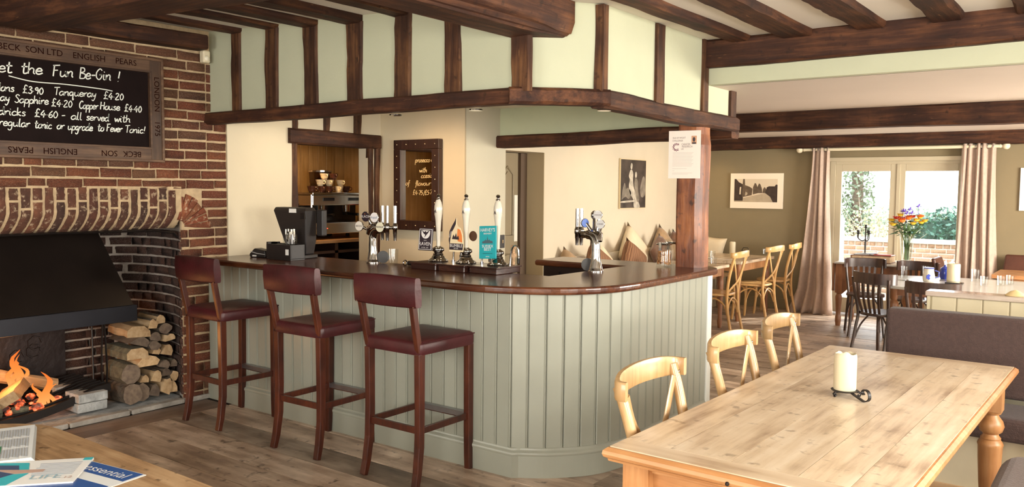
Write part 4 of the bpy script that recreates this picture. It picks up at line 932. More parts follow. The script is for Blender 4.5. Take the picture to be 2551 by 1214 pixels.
swan('thin chrome swan neck spout between the raven and middle pumps', (-3.625,4.25,ZB+.046)); swan('thin chrome swan neck spout left of the teal pump', (-3.395,4.27,ZB+.046)); swan('thin chrome swan neck spout right of the teal pump', (-3.185,4.30,ZB+.046))
# the bar-back drip tray strip carrying the pumps
# ---- tall beer fonts
def tapset(t, x, y, z, h=.17):
    MB().cyl((x,y,z),(x,y,z+h),.0125,.0125,14).build('tap_handle', CHROME, t, smooth=40)
    MB().lathe([(.010,-.095),(.013,-.05),(.015,-.045),(.015,-.02),(.019,-.015),(.019,.012),(.015,.018),(.013,.03)], 14, (x,y,z)).build('tap_spout', CHROME, t, smooth=40)
def badge(t, c, r, mat, rz, label=None, txt=None, tmat=None, ts=.02, band=None, rim=CHROME):
    M = Tm(c, rz) @ Matrix(((1,0,0,0),(0,0,-1,0),(0,1,0,0),(0,0,0,1)))
    b = MB().lathe([(.001,-.016),(r*.75,-.014),(r*.98,-.004),(r,.002),(r*.94,.005),(.001,.005)], 24, M=M).build('badge', rim, t, smooth=50)
    MB().lathe([(.001,.0052),(r*.93,.0052),(r*.93,.0062),(.001,.0062)], 24, M=M).build('badge_face', mat, b)
    if band: MB().prism([(-r*.9,-.007),(r*.9,-.007),(r*.9,.007),(-r*.9,.007)], .0064, .007, M).build('badge_band', band, b)
    if txt: textobj(txt, ts, M @ Matrix.Translation((0,0,.0076)), tmat or DK, b)
f1 = thing('beer_font', 'chrome four tap beer font with round badges near the till', 'beer font', (-4.345,4.175,ZB), 0, 'chrome beer fonts on the bar')
MB().lathe([(.046,0),(.047,.012),(.042,.018),(.040,.03),(.034,.06),(.030,.10),(.030,.13)], 22).build('base', CHROME, f1, smooth=50)
MB().tube(crom([Vector(p) for p in [(0,0,.09),(0,0,.155),(.004,0,.20),(.035,0,.235),(.09,0,.245),(.135,0,.245)]],5), [.030]*12+[.031]*8+[.026]*6, 16).build('swan_column', CHROME, f1, smooth=60)
MB().tube([(-.035,0,.205),(-.02,0,.24),(.03,0,.265),(.08,0,.262)], [.026,.036,.030,.02], 12).build('column_crown', CHROME, f1, smooth=60)
tapset(f1, .155, -.01, .262, .15); tapset(f1, .200, .02, .262, .15); tapset(f1, .045, .05, .26, .15)
MB().cyl((.10,0,.247),(.205,.018,.262),.012,.012,10).build('tap_arm', CHROME, f1, smooth=40)
for c, mt, tx, tm, ts, bd, lab in [((-.105,-.03,.262),plain('badge_cream',(.72,.66,.58),.4),'BECKS',DK,.020,None,0), ((-.035,-.035,.332),CLIPB,'BLACK',CLIPW,.025,None,0), ((.055,-.035,.328),plain('badge_white',(.76,.72,.72),.4),'Aspall',plain('badge_blue',(.15,.22,.35),.5),.024,None,0), ((.115,-.04,.262),plain('badge_pale',(.70,.66,.50),.4),'PREMIUM',DK,.018,None,0)]:
    badge(f1, c, .037, mt, .12, None, tx, tm, ts, bd)
    MB().cyl((c[0],c[1]+.012,c[2]),(c[0]*.55+.02,.0,.235+(.03 if c[2] > .3 else 0)),.010,.012,10).build('badge_stem', CHROME, f1, smooth=40)
m = MB().prism([(.003*math.cos(i),.003*math.sin(i)) for i in range(6)],0,.001,onY(-.035,.35,-.044)); m.build('badge_dot', ORANGE, f1)
MB().lathe([(.001,0),(.042,0),(.044,.004),(.044,.010),(.001,.012)], 22, M=Matrix(((.8,0,.6,.058),(.6,0,-.8,.045),(0,1,0,.045),(0,0,0,1)))).build('drip_disc', BLACKP, f1)
f2 = thing('beer_font', 'chrome beer font on the right leg of the bar seen from behind', 'beer font', (-2.815,4.70,ZB), 0, 'chrome beer fonts on the bar')
MB().lathe([(.050,0),(.051,.010),(.046,.016),(.044,.03),(.036,.06),(.030,.10),(.029,.15)], 22).build('base', CHROME, f2, smooth=50)
MB().tube(crom([Vector(p) for p in [(0,0,.09),(0,0,.15),(-.008,.004,.205),(-.04,.012,.235),(-.085,.02,.240),(-.118,.026,.238)]],5), [.029]*12+[.030]*8+[.024]*6, 16).build('swan_column', CHROME, f2, smooth=60)
MB().tube([(.028,-.01,.20),(.018,0,.238),(-.03,.01,.256),(-.07,.018,.255)], [.022,.032,.026,.016], 12).build('column_crown', CHROME, f2, smooth=60)
tapset(f2, -.165, .03, .26, .15); tapset(f2, -.145, .05, .26, .15); MB().cyl((-.10,.022,.242),(-.165,.032,.26),.011,.011,10).build('tap_arm', CHROME, f2, smooth=40)
SILB = plain('badge_silver', (.45,.43,.41), .4)
badge(f2, (-.075,-.02,.318), .030, plain('badge_blue2', (.09,.16,.45), .35), 1.15, None, None); badge(f2, (-.035,.03,.370), .030, SILB, 1.7); badge(f2, (.016,-.005,.372), .030, SILB, .30, None, 'PERONI', GREYT, .014); badge(f2, (.038,-.01,.314), .030, SILB, .22, None, 'CIDER', DK, .014, None)
for c in [(-.075,-.01,.318),(-.035,.03,.370),(.016,.01,.372),(.038,.005,.314)]: MB().cyl(c,(c[0]*.5,.005,.262),.010,.013,10).build('badge_stem', CHROME, f2, smooth=40)
MB().lathe([(.001,0),(.040,0),(.042,.004),(.042,.010),(.001,.012)], 22, M=Matrix(((.8,0,.6,-.075),(.6,0,-.8,.02),(0,1,0,.042),(0,0,0,1)))).build('drip_disc', BLACKP, f2)
# ---- small things on the bar top
def tumbler(name, label, loc, r, h, group=None, mat=None, tumb=True):
    t = MB().lathe([(r*.82,0),(r*.85,.004),(r,h),(r*.95,h),(r*.80,.012),(.001,.010),(.001,0)], 18).build(name, mat or GLASS, None, smooth=50); t.location = loc
    return tag(t, label, 'glass', group)
tumbler('tumbler', 'empty straight glass tumbler beside the first beer font', (-4.145,4.175,ZB+.001), .040, .108)
bo = thing('bottle_opener', 'small chrome and black corkscrew lying by the glass tumbler', 'corkscrew', (-3.96,4.20,ZB))
MB().tube([(-.06,0,.018),(.02,.01,.018),(.09,.03,.016)], [.016,.018,.014], 10).build('grip', BLACKG, bo, smooth=60); MB().lathe([(.014,0),(.016,.006),(.016,.024),(.001,.026)], 14, (.02,-.035,0)).build('cap', CHROME, bo, smooth=40); MB().tube([(-.075,-.018+.018*math.sin(a),.020+.018*math.cos(a)) for a in [i*PI/5 for i in range(10)]], .005, 6, closed=True).build('ring', CHROME, bo, smooth=60)
ck = thing('cork_stack', 'two pale champagne corks stacked beside the right swan neck spout', 'cork', (-3.205,4.322,1.1265))
ck.scale = (.62,.62,.60)
CORK = plain('cork', (.58,.36,.20), .9, var=.4, vs=60, bmp=.6)
MB().lathe([(.014,0),(.017,.03),(.016,.07),(.030,.085),(.034,.105),(.028,.125),(.012,.132)], 14).jit(.004,40).build('lower_cork', CORK, ck, smooth=60)
MB().lathe([(.016,.13),(.019,.15),(.017,.17),(.031,.185),(.033,.20),(.024,.212),(.008,.214)], 14).jit(.004,40).build('upper_cork', CORK, ck, smooth=60)
sw = thing('wall_switch', 'small black switch plate on the side of the painted pier', 'switch', (-4.588,6.0,1.14))
MB().box(0,.012,-.035,.035,-.06,.06).build('plate', BLACKP, sw, bevel=.003); MB().box(.012,.018,-.008,.008,-.015,.015).build('rocker', BRASSN, sw)
NUT = plain('nuts', (.36,.14,.045), .7, var=.6, vs=30, col2=(.55,.30,.12))
def jar(label, loc, full):
    t = thing('storage_jar', label, 'jar', loc, 0, 'snack jars by the oak post'); r = .050; t.scale = (1.15,1.15,1.16)
    MB().lathe([(r*.9,0),(r,.006),(r,.105),(r*.86,.125),(r*.80,.130),(r*.80,.140),(r*.74,.140),(r*.78,.122),(r*.93,.102),(r*.93,.010),(.001,.008),(.001,0)], 22).build('glass_body', GLASS, t, smooth=50)
    MB().lathe([(r*.86,.132),(r*.9,.138),(r*.9,.146),(r*.84,.160),(.001,.166),(.001,.150),(r*.8,.142)], 22).build('glass_lid', GLASS, t, smooth=50)
    MB().tube([(r*.92*math.cos(a),r*.92*math.sin(a),.136) for a in [i*PI/10 for i in range(20)]], .004, 6, closed=True).box(-.008,.008,-r-.006,-r+.004,.10,.15).build('wire_clip', CHROME, t, smooth=50)
    if full:
        n = MB()
        for i in range(230):
            a = random.uniform(0,2*PI); q = .040*math.sqrt(random.random()); n.ball((q*math.cos(a),q*math.sin(a),.016+random.random()*.078),.006,6,4,(1,random.uniform(.8,1.5),1))
        o = n.build('nuts', NUT, t, smooth=60); o['kind'] = 'stuff'
jar('clip top glass jar full of nuts in front of the oak post', (-2.64,5.335,ZB+.001), True); jar('empty clip top glass jar half hidden behind the oak post', (-2.655,5.49,ZB+.001), False)

# ---- till, cutlery caddy and card reader at the left end of the bar
tl = thing('till', 'black touchscreen till turned away from the room', 'till', (-5.09,4.10,ZB), .12)
MB().prism([(-.10,-.05),(.13,-.05),(.13,.09),(-.10,.09)], 0, .03).build('foot', BLACKP, tl, bevel=.006)
body = MB(); body.loft([[(-.06,-.03,.03),(.12,-.03,.03),(.12,.06,.03),(-.06,.06,.03)], [(-.09,-.045,.13),(.135,-.045,.13),(.135,.07,.13),(-.09,.07,.13)], [(-.165,-.075,.36),(.165,-.075,.36),(.165,.04,.36),(-.165,.04,.36)], [(-.16,-.06,.385),(.15,-.06,.385),(.15,.03,.385),(-.16,.03,.385)]])
body.build('screen_back', BLACKP, tl, bevel=.008, seg=2)
MB().box(.0,.07,-.078,-.074,.345,.375).build('label_sticker', WHITEP, tl)
MB().cbox((-.165,.03,.24),(.05,.03,.22),.3,0,-.25).build('customer_display', BLACKP, tl, bevel=.012)
m = MB()
for k in range(7): m.box(.115,.155,-.0705+k*.006-.009,-.0665+k*.006-.009,.30-k*.0,.345)
m.build('vent_rib', BLACKG, tl)
MB().box(.17,.235,.03,.08,.17,.37).build('card_slot', BLACKP, tl, bevel=.01)
cd = thing('cutlery_caddy', 'black wooden caddy with a glass pot of forks in front of the till', 'caddy', (-5.04,3.955,ZB))
MB().box(-.14,.14,-.065,.065,0,.012).box(-.14,.14,-.065,-.055,.012,.115).box(-.14,.14,.055,.065,.012,.115).box(-.14,-.13,-.055,.055,.012,.125).box(.13,.14,-.055,.055,.012,.115).box(-.055,-.02,-.055,.055,.012,.115).build('box', BLACKP, cd, bevel=.002)
MB().box(.085,.118,-.0675,-.0655,.04,.082).build('price_label', WHITEP, cd)
MB().lathe([(.050,.012),(.055,.19),(.052,.19),(.047,.018),(.001,.016)], 18, (.055,0,0)).build('glass_pot', GLASS, cd, smooth=40)
for k in range(12):
    a = k*PI/6+.2; x, y = .055+.030*math.cos(a), .030*math.sin(a); m = MB(); lz = .175+.02*(k%3)
    m.tube([(x*.9+.005,y*.8,.02),(x,y,.11),(x,y,lz-.035)], .003, 6); m.box(x-.009,x+.009,y-.001,y+.001,lz-.04,lz-.025)
    for j in range(4): m.box(x-.009+j*.0052,x-.0065+j*.0052,y-.001,y+.001,lz-.025,lz+.012)
    m.build('fork', CHROME, cd)
for k in range(2): MB().box(-.185+k*.03,-.160+k*.03,-.03,.03,0,.125).build('divider_post', BLACKP, cd, bevel=.002)
cr = thing('card_reader', 'black card reader with a silver trim beside the till', 'card reader', (-5.34,3.96,ZB), .25)
MB().loft([[(-.07,-.045,0),(.075,-.045,0),(.075,.045,0),(-.07,.045,0)],[(-.075,-.045,.025),(.08,-.045,.02),(.08,.045,.02),(-.075,.045,.025)],[(-.03,-.04,.07),(.07,-.04,.055),(.07,.04,.055),(-.03,.04,.07)]]).build('body', BLACKP, cr, bevel=.008)
MB().strip([(-.06,-.047,.045),(.0,-.047,.032),(.075,-.047,.026)], .005, .003, (0,0,1)).build('trim', SILVERD, cr); MB().box(-.04,-.005,-.050,-.046,.008,.018).build('key', WHITEP, cr)

# ---- framed mirror with gold pen writing
mr = thing('framed_mirror', 'dark studded wooden mirror with handwritten prices behind the bar', 'mirror', (0,5.495,0))
X0, X1, Z0, Z1, F = -5.395, -4.85, 1.24, 2.045, .085
FRD = wood('mirror_frame', (.016,.007,.005), (.035,.014,.010), (.06,.025,.016), 'Z', 2, .4, coat=.2, bmp=.1, rnd=.1)
for (a,b,c,d) in [(X0,X1,Z1-F,Z1),(X0,X1,Z0,Z0+F),(X0,X0+F,Z0+F,Z1-F),(X1-F,X1,Z0+F,Z1-F)]: MB().box(a,b,-.055,0,c,d).build('frame_rail', FRD, mr, bevel=.005)
MB().box(X0+F-.005,X1-F+.005,-.018,-.004,Z0+F-.005,Z1-F+.005).build('mirror_glass', MIRROR, mr)
st = MB()
for k in range(5):
    for z in (Z0+.042,Z1-.042): st.ball((X0+.045+k*(X1-X0-.09)/4,-.056,z),.007,7,4)
for k in range(1,7):
    for x in (X0+.042,X1-.042): st.ball((x,-.056,Z0+.042+k*(Z1-Z0-.084)/7),.007,7,4)
st.build('stud', BRASSN, mr, smooth=60)
MM = Matrix(((1,0,0,0),(0,0,-1,-.0195),(0,1,0,0),(0,0,0,1)))
script([('prosecco',-5.16,1.845,-4.985,1.846),('or',-4.97,1.849,-4.945,1.85),('with',-5.11,1.755,-5.02,1.756),('cassis',-5.09,1.705,-4.95,1.712),('of',-5.28,1.641,-5.23,1.641),('flavour',-5.16,1.638,-4.97,1.642),('!',-4.957,1.642,-4.942,1.642),('£4.75',-5.19,1.556,-5.07,1.557),('/£5.75',-5.06,1.554,-4.94,1.566)], MM, .022, .0045, 'gold_writing', plain('gold_pen', (.85,.62,.30), .5), mr)

# ---- coffee station inside the hatch
cc = thing('coffee_counter', 'dark counter with cubby holes carrying the espresso machine', 'counter')
MB().box(-6.98,-6.12,4.32,6.28,1.085,1.115).build('top', plain('counter_wood', (.42,.23,.10), .35, var=.3), cc, bevel=.003)
MB().box(-6.98,-6.16,4.32,6.28,.985,1.01).box(-6.98,-6.16,4.32,4.36,0,1.085).box(-6.98,-6.16,5.02,5.06,0,1.085).box(-6.98,-6.16,5.42,5.46,0,1.085).box(-6.98,-6.16,5.85,5.89,0,1.085).box(-6.98,-6.9,4.32,6.28,0,1.085).box(-6.98,-6.16,4.32,6.28,.55,.58).build('carcass', plain('counter_dark', (.045,.02,.012), .5), cc)
for y in (5.24,5.65):
    t = tag(MB().lathe([(.09,.0),(.12,.10),(.125,.12),(.11,.12),(.10,.02),(.001,.01)], 16, (-6.40,y,.58)).jit(.004,30).build('bread_basket', plain('wicker', (.28,.15,.07), .8, bmp=.8, bs=90), smooth=50), 'round wicker basket in the %s cubby hole under the coffee counter' % ('left' if y < 5.4 else 'right'), 'basket', 'baskets in the cubby holes')
STEEL = plain('machine_steel', (.62,.60,.58), .22, 1)
em = thing('espresso_machine', 'two group stainless espresso machine in the hatch', 'coffee machine', (-6.44,5.60,1.115))
MB().box(-.22,.20,-.38,.42,.05,.16).build('base', STEEL, em, bevel=.006); MB().box(-.22,-.06,-.36,.40,.16,.32).build('back_panel', BLACKG, em)
MB().box(-.22,.17,-.36,.42,.325,.43).build('head', STEEL, em, bevel=.01); MB().box(-.22,.20,-.38,.42,.43,.45).build('cup_rail', CHROME, em, bevel=.003)
for s in (-.34,.38):
    for t_ in (-.16,.14): MB().cyl((t_,s,0),(t_,s,.05),.02,.02,10).build('foot', BLACKG, em)
for y in (-.16,.16):
    MB().cyl((.06,y,.33),(.06,y,.26),.04,.036,16).build('group_head', CHROME, em, smooth=40)
    h_ = MB().cyl((.06,y,.255),(.06,y,.225),.036,.032,14).cyl((.09,y,.24),(.24,y,.235),.012,.015,10).build('portafilter', BLACKG, em, smooth=40)
    MB().box(.172,.176,y-.07,y+.07,.37,.40).build('button_panel', BLACKG, em)
MB().cyl((.20,-.29,.11),(.225,-.29,.11),.032,.028,16).build('steam_knob', BLACKG, em, smooth=40); MB().cyl((.20,-.40,.28),(.20,-.40,.43),.006,.006,8).cyl((.16,-.36,.36),(.18,-.36,.10),.006,.006,8).build('steam_wand', CHROME, em, smooth=40)
MB().box(.201,.204,.18,.32,.075,.10).build('maker_plate', plain('plate_red', (.45,.03,.02), .4), em); MB().box(.201,.204,-.21,-.20,.10,.11).build('indicator', emit('indicator_red', (1,.1,.05), 1.5), em)
CUPB = plain('cup_brown', (.07,.022,.012), .25, coat=.4); CUPC = plain('cup_cream', (.74,.62,.42), .3)
cm = {}
def cup(loc, mat, lab, tilt=0):
    t = thing('coffee_cup', lab, 'cup', loc, random.uniform(-.5,.5), 'cups stacked on the espresso machine'); t.rotation_euler.x = tilt
    if mat.name not in cm:
        cm[mat.name] = (MB().lathe([(.022,0),(.026,.004),(.042,.05),(.044,.062),(.041,.062),(.034,.02),(.001,.012),(.001,0)], 16).mesh('bowl', mat, 50), MB().tube([(.040,0,.05),(.060,0,.048),(.064,0,.034),(.052,0,.02),(.034,0,.022)], .005, 6).mesh('handle', mat, 60))
    link('bowl', cm[mat.name][0], t); link('handle', cm[mat.name][1], t)
lo = 1.115+.451
for i, (y, z, mt, lab) in enumerate([(5.34,0,CUPB,'brown coffee cup at the left end of the machine top'),(5.45,0,CUPB,'brown coffee cup second along the machine top'),(5.56,0,CUPB,'brown coffee cup third along the machine top'),(5.67,0,CUPC,'cream coffee cup fourth along the machine top'),(5.78,0,CUPB,'brown coffee cup at the right end of the machine top'),(5.43,.062,CUPC,'cream cup stacked on the left of the bottom row'),(5.56,.062,CUPC,'cream cup stacked above the third brown cup'),(5.69,.062,CUPC,'cream cup stacked above the fourth cup'),(5.50,.124,CUPC,'cream cup leaning on top of the stack'),(5.60,.124,CUPB,'brown cup at the very top of the stack')]):
    cup((-6.40+.02*(i%2), y, lo+z), mt, lab)
gr = thing('coffee_grinder', 'coffee grinder with a clear bean hopper behind the cups', 'grinder', (-6.72,5.72,1.115))
MB().box(-.09,.09,-.09,.09,0,.42).build('body', BLACKG, gr, bevel=.02); MB().lathe([(.05,.42),(.06,.46),(.11,.55),(.115,.66),(.105,.66),(.10,.56),(.05,.47)], 18).build('hopper', pane('hopper_smoke', (.55,.42,.28), .12), gr, smooth=50); MB().lathe([(.12,.655),(.12,.672),(.001,.675),(.001,.655)], 18).build('hopper_lid', STEEL, gr); MB().lathe([(.045,.43),(.055,.47),(.095,.545),(.001,.56)], 14).build('beans', plain('beans', (.05,.022,.01), .5, bmp=1, bs=120), gr)
tag(MB().box(-6.40,-6.16,4.95,5.15,1.116,1.16).build('serving_board', plain('board_wood', (.45,.24,.10), .5), bevel=.004), 'thick wooden board lying left of the espresso machine', 'board')
kn = thing('grinder_body', 'dark grinder body standing left of the espresso machine', 'grinder', (-6.30,5.04,1.162))  # body of a coffee grinder standing beside the machine
MB().box(-.07,.07,-.06,.07,0,.26).build('body', BLACKG, kn, bevel=.015); MB().lathe([(.04,.26),(.055,.30),(.001,.305)], 12).build('lid', STEEL, kn, smooth=40); MB().cyl((.07,0,.10),(.11,0,.09),.028,.028,14).build('dial', BRASSN, kn)
tag(MB().box(-6.20,-6.17,5.85,5.95,1.30,1.42).build('red_packet', plain('packet_red', (.50,.02,.02), .4), bevel=.003), 'red packet hanging at the right of the coffee machine', 'packet')
# ================================================================== PINE TABLE AND CHAIRS IN FRONT
TZ = .77
tb = thing('pine_table', 'long scrubbed pine farmhouse table with turned legs', 'table', (-.90,3.545,0), -.018)
W2, L2 = .44, 1.17
pxs = [-W2+.0, -.27, -.06, .15, .30, W2]
for i in range(5):
    MB().box(pxs[i]+.001, pxs[i+1]-.001, -L2+.10, L2-.10, TZ-.032, TZ+.0004*(i%2)).build('plank', PINE, tb)
PINEB = wood('pine_breadboard', (.28,.17,.095), (.55,.41,.27), (.68,.55,.40), 'X', .9, .36, coat=.25, bmp=.06, rnd=.1, stretch=10)
for s in (-1,1): MB().box(-W2,W2,s*L2 if s < 0 else L2-.099,s*L2+.099 if s < 0 else L2,TZ-.032,TZ).build('breadboard_end', PINEB, tb)
m = MB()
def ringrect(x, y, z): return [(-x,-y,z),(x,-y,z),(x,y,z),(-x,y,z)]
m.loft([ringrect(W2-.01,L2-.01,TZ-.05), ringrect(W2+.004,L2+.004,TZ-.05), ringrect(W2+.006,L2+.006,TZ-.042), ringrect(W2+.016,L2+.016,TZ-.036), ringrect(W2+.020,L2+.020,TZ-.026), ringrect(W2+.018,L2+.018,TZ-.014), ringrect(W2+.006,L2+.006,TZ-.004), ringrect(W2-.001,L2-.001,TZ-.003), ringrect(W2-.01,L2-.01,TZ-.031)], False, False, True)
m.build('edge_moulding', PINEX, tb, smooth=30)
for s in (-1,1):
    MB().box(s*(W2-.075)-.012,s*(W2-.075)+.012,-L2+.16,L2-.16,TZ-.155,TZ-.05).build('apron', PINEX, tb, bevel=.003)
    MB().box(-W2+.12,W2-.12,s*(L2-.09)-.012,s*(L2-.09)+.012,TZ-.155,TZ-.05).build('apron', PINEX, tb, bevel=.003)
    MB().box(-W2+.12,W2-.12,s*(L2-.072)-.006,s*(L2-.072)+.006,TZ-.085,TZ-.070).build('apron_bead', PINEX, tb, bevel=.002)
    for q in (-1,1):
        lg = MB(); cx, cy = q*(W2-.075), s*(L2-.085)
        lg.box(cx-.047,cx+.047,cy-.047,cy+.047,TZ-.21,TZ-.05)
        lg.lathe([(.040,TZ-.225),(.047,TZ-.212),(.040,TZ-.205)][::-1]+[(.030,TZ-.228),(.034,TZ-.238),(.052,TZ-.262),(.058,TZ-.285),(.050,TZ-.312),(.034,TZ-.325),(.036,TZ-.332),(.046,TZ-.345),(.044,TZ-.352),(.054,TZ-.366),(.058,TZ-.376),(.055,TZ-.386),(.052,TZ-.46),(.045,TZ-.57),(.036,TZ-.66),(.030,TZ-.69),(.040,TZ-.705),(.042,TZ-.73),(.032,0)], 20, (cx,cy,0))
        lg.build('leg', PINEZ, tb, smooth=45)
nb = MB().ball((-.02,-L2-.022,TZ-.028),.007,8,5); nb.build('nail_knot', IRON, tb)
# candle on an iron scroll holder
ch = thing('candle_holder', 'black wrought iron scroll handled candle holder on the pine table', 'candle holder', (-.937,3.59,TZ), .0)
MB().lathe([(.001,.020),(.052,.020),(.055,.024),(.001,.025)], 20).build('pan', IRON, ch)
for a in (2.2,-2.0,.15): MB().tube([(0,0,.022),(.055*math.cos(a),.055*math.sin(a),.020),(.066*math.cos(a),.066*math.sin(a),.012),(.060*math.cos(a),.060*math.sin(a),.003),(.050*math.cos(a),.050*math.sin(a),.008)], .0055, 7).build('foot', IRON, ch, smooth=60)
A = Vector((.80,-.60,0))
MB().strip(crom([Vector((0,0,.021))+A*.04, Vector((0,0,.010))+A*.085, Vector((0,0,.004))+A*.125, Vector((0,0,.020))+A*.150, Vector((0,0,.045))+A*.145, Vector((0,0,.052))+A*.122, Vector((0,0,.040))+A*.108, Vector((0,0,.030))+A*.117],4), .013, .004, (-.6,-.8,0)).build('scroll_handle', IRON, ch)
cn = thing('pillar_candle', 'cream pillar candle with a melted rim on the pine table', 'candle', (-.937,3.59,TZ+.0255))
R = []
for r, z in [(.043,0),(.045,.004),(.045,.125),(.044,.14),(.040,.147),(.034,.138),(.022,.120),(.001,.116)]:
    R.append([(r*math.cos(2*PI*k/24), r*math.sin(2*PI*k/24), z + (.016*noise.noise(Vector((math.cos(2*PI*k/24)*1.4,math.sin(2*PI*k/24)*1.4,3)))+.006 if .12 < z and r > .03 else 0)) for k in range(24)])
MB().loft(R).build('wax', WAX, cn, smooth=60); MB().cyl((0,0,.114),(.002,0,.135),.0015,.001,6).build('wick', IRON, cn)

def make_cross_chair(wd, label, wk=1.0, fat=1.0):
    t = thing('cross_back_chair', label, 'chair', group='bentwood cross back chairs')
    # local: faces +y, back at -y
    seat = MB(); R = []
    for ins, z in [(.012,.435),(.0,.440),(0,.455),(.006,.463)]:
        ring = []
        for k in range(28):
            a = 2*PI*k/28; x = .205*math.copysign(abs(math.cos(a))**.62, math.cos(a)); y = .20*math.copysign(abs(math.sin(a))**.62, math.sin(a)) + .02
            ring.append((x*(1+.05*(y>0))*(1-ins*4), y*(1-ins*4), z))
        R.append(ring)
    R.append([(p[0]*.5,p[1]*.5,.457) for p in R[-1]])
    seat.loft(R).build('seat', wd, t, smooth=50)
    pc = lambda P: crom([Vector(p) for p in P],4)
    for s in (-1,1):
        MB().tube(pc([(s*.19,-.235,0),(s*.185,-.185,.25),(s*.187,-.172,.44),(s*.195,-.190,.62),(s*.208,-.232,.80),(s*.214,-.268,.912)]), .0165+.004*(fat>1), 10).build('back_post', wd, t, smooth=60)
        MB().tube(pc([(s*.185,.20,.44),(s*.182,.195,.25),(s*.195,.215,0)]), [.019]*4+[.017]*4+[.013], 10).build('leg', wd, t, smooth=60)
        MB().tube(pc([(s*.178,-.175,.22),(s*.165,-.13,.34),(s*.155,.0,.405),(s*.165,.13,.34),(s*.178,.185,.22)]), .010, 8).build('side_hoop', wd, t, smooth=60)
        MB().tube(pc([(s*-.19,-.248,.87),(s*-.13,-.245,.74),(s*.0,-.222+s*.008,.60),(s*.12,-.187,.51),(s*.182,-.168,.455)]), .0165+.004*(fat>1), 8, flat=(1,.38) if s>0 else (1,.38)).build('cross_splat', wd, t, smooth=60)
        MB().ball((s*.214,-.240,.885),.0065,8,5).build('screw', CHROME, t, smooth=60)
    for y, nm in ((-.178,'rear_hoop'),(.195,'front_hoop')):
        MB().tube(pc([(-.178,y,.22),(-.14,y,.34),(0,y*.95,.405),(.14,y,.34),(.178,y,.22)]), .010, 8).build(nm, wd, t, smooth=60)
    # bent top rail
    P = [(-.236,-.222),(-.230,-.260),(-.165,-.290),(-.08,-.304),(0,-.308),(.08,-.304),(.165,-.290),(.230,-.260),(.236,-.222)]
    C = crom([Vector((x,y,0)) for x,y in P],3); rings = []
    for i, p in enumerate(C):
        d = (C[min(i+1,len(C)-1)]-C[max(i-1,0)]).normalized(); n = Vector((-d.y,d.x,0)); u = abs(p.x)/.232; hh = (.036-.006*u**4)*fat; zc_ = .903+.010*(1-u*u)
        rings.append([p+n*b+Vector((0,0,zc_+hh*a)) for a,b in [(-1,-.008),(-.8,-.011),(.8,-.011),(1,-.007),(1,.007),(.8,.011),(-.8,.011),(-1,.008)]])
    MB().loft(rings).build('top_rail', wd, t, smooth=50)
    if wk != 1.0:
        for ch_ in t.children:
            for v_ in ch_.data.vertices: v_.co.x *= wk
    return t
c0 = make_cross_chair(CHAIRW, 'pale bentwood cross back chair nearest the camera at the pine table', 1.14, 1.18); c0.location = (-1.205,2.865,0); c0.rotation_euler = (0,0,-PI/2+.05)
dup(c0, (-1.215,3.70,0), -PI/2+.05, 'pale bentwood cross back chair in the middle of the pine table side')
cD = make_cross_chair(CHAIRD, 'browner bentwood cross back chair at the far end of the pine table', 1.12, 1.15); cD.location = (-1.235,4.42,0); cD.rotation_euler = (0,0,-PI/2+.06)
GOLDW = wood('chair_golden', (.42,.22,.07), (.60,.34,.12), (.72,.46,.20), 'Z', 1.4, .35, coat=.25, bmp=.04, rnd=.16)
c5 = make_cross_chair(GOLDW, 'golden cross back chair nearest the bar at the settle tables'); c5.location = (-3.78,9.02,0); c5.rotation_euler = (0,0,PI/2+.06)
dup(c5, (-3.79,10.22,0), PI/2-.03, 'golden cross back chair in the middle by the settle tables'); dup(c5, (-3.78,10.90,0), PI/2+.12, 'golden cross back chair beside the left curtain')

# ================================================================== UPHOLSTERED BENCH BY THE PINE TABLE
bn = thing('banquette', 'brown fabric banquette bench across the end of the pine table', 'bench')
MB().box(-1.135,1.2,5.18,5.30,.50,.945).build('back_cushion', BROWNFAB, bn, bevel=.022, seg=3); MB().box(-1.12,1.2,5.30,5.36,.0,.92).build('back_frame', CREAMPANEL, bn)
MB().box(-1.10,1.2,4.80,5.19,.36,.485).build('seat_cushion', BROWNFAB, bn, bevel=.03, seg=3); MB().box(-1.08,1.2,4.86,5.30,.05,.36).build('base_panel', CREAMPANEL, bn); MB().box(-1.09,1.2,4.84,4.862,.0,.08).build('base_plinth', PALEX, bn)
ac = thing('tub_chair', 'mauve fabric seat edge of an armchair at the right of the pine table', 'armchair', (-.12,3.55,0))
MB().box(-.30,.42,-.62,.62,.12,.50).build('seat', MAUVEFAB, ac, bevel=.09, seg=6)
MB().box(.34,.48,-.62,.62,.12,.86).build('back', MAUVEFAB, ac, bevel=.05, seg=4)
for x in (-.2,.38):
    for y in (-.5,.5): MB().box(x-.025,x+.025,y-.025,y+.025,0,.14).build('leg', DARKW, ac)

# ================================================================== DINING AREA BEYOND
# settle along the cream wall
se = thing('settle', 'long panelled settle bench along the cream wall under the cushions', 'bench')
MB().box(-5.09,-4.58,7.55,11.35,.40,.45).build('seat', PALEX, se, bevel=.006); MB().box(-5.09,-4.64,7.6,11.35,0,.40).build('front_panel', CREAMPANEL, se)
MB().box(-5.09,-5.05,7.55,11.35,.45,.86).build('back_panel', CREAM, se); MB().box(-5.05,-4.72,10.95,11.38,.40,.45).build('corner_seat', PALEX, se); MB().box(-5.05,-4.74,11.0,11.38,0,.40).build('corner_front', plain('settle_olive', (.20,.165,.105), .7), se)
VEL = plain('cushion_brown', (.20,.09,.045), .8, var=.4, vs=18, sheen=.4); CRM = plain('cushion_cream', (.72,.60,.42), .9, var=.1, vs=8, bmp=.3, bs=120); TAN = plain('cushion_tan', (.42,.27,.14), .85, var=.3, vs=14, sheen=.3)
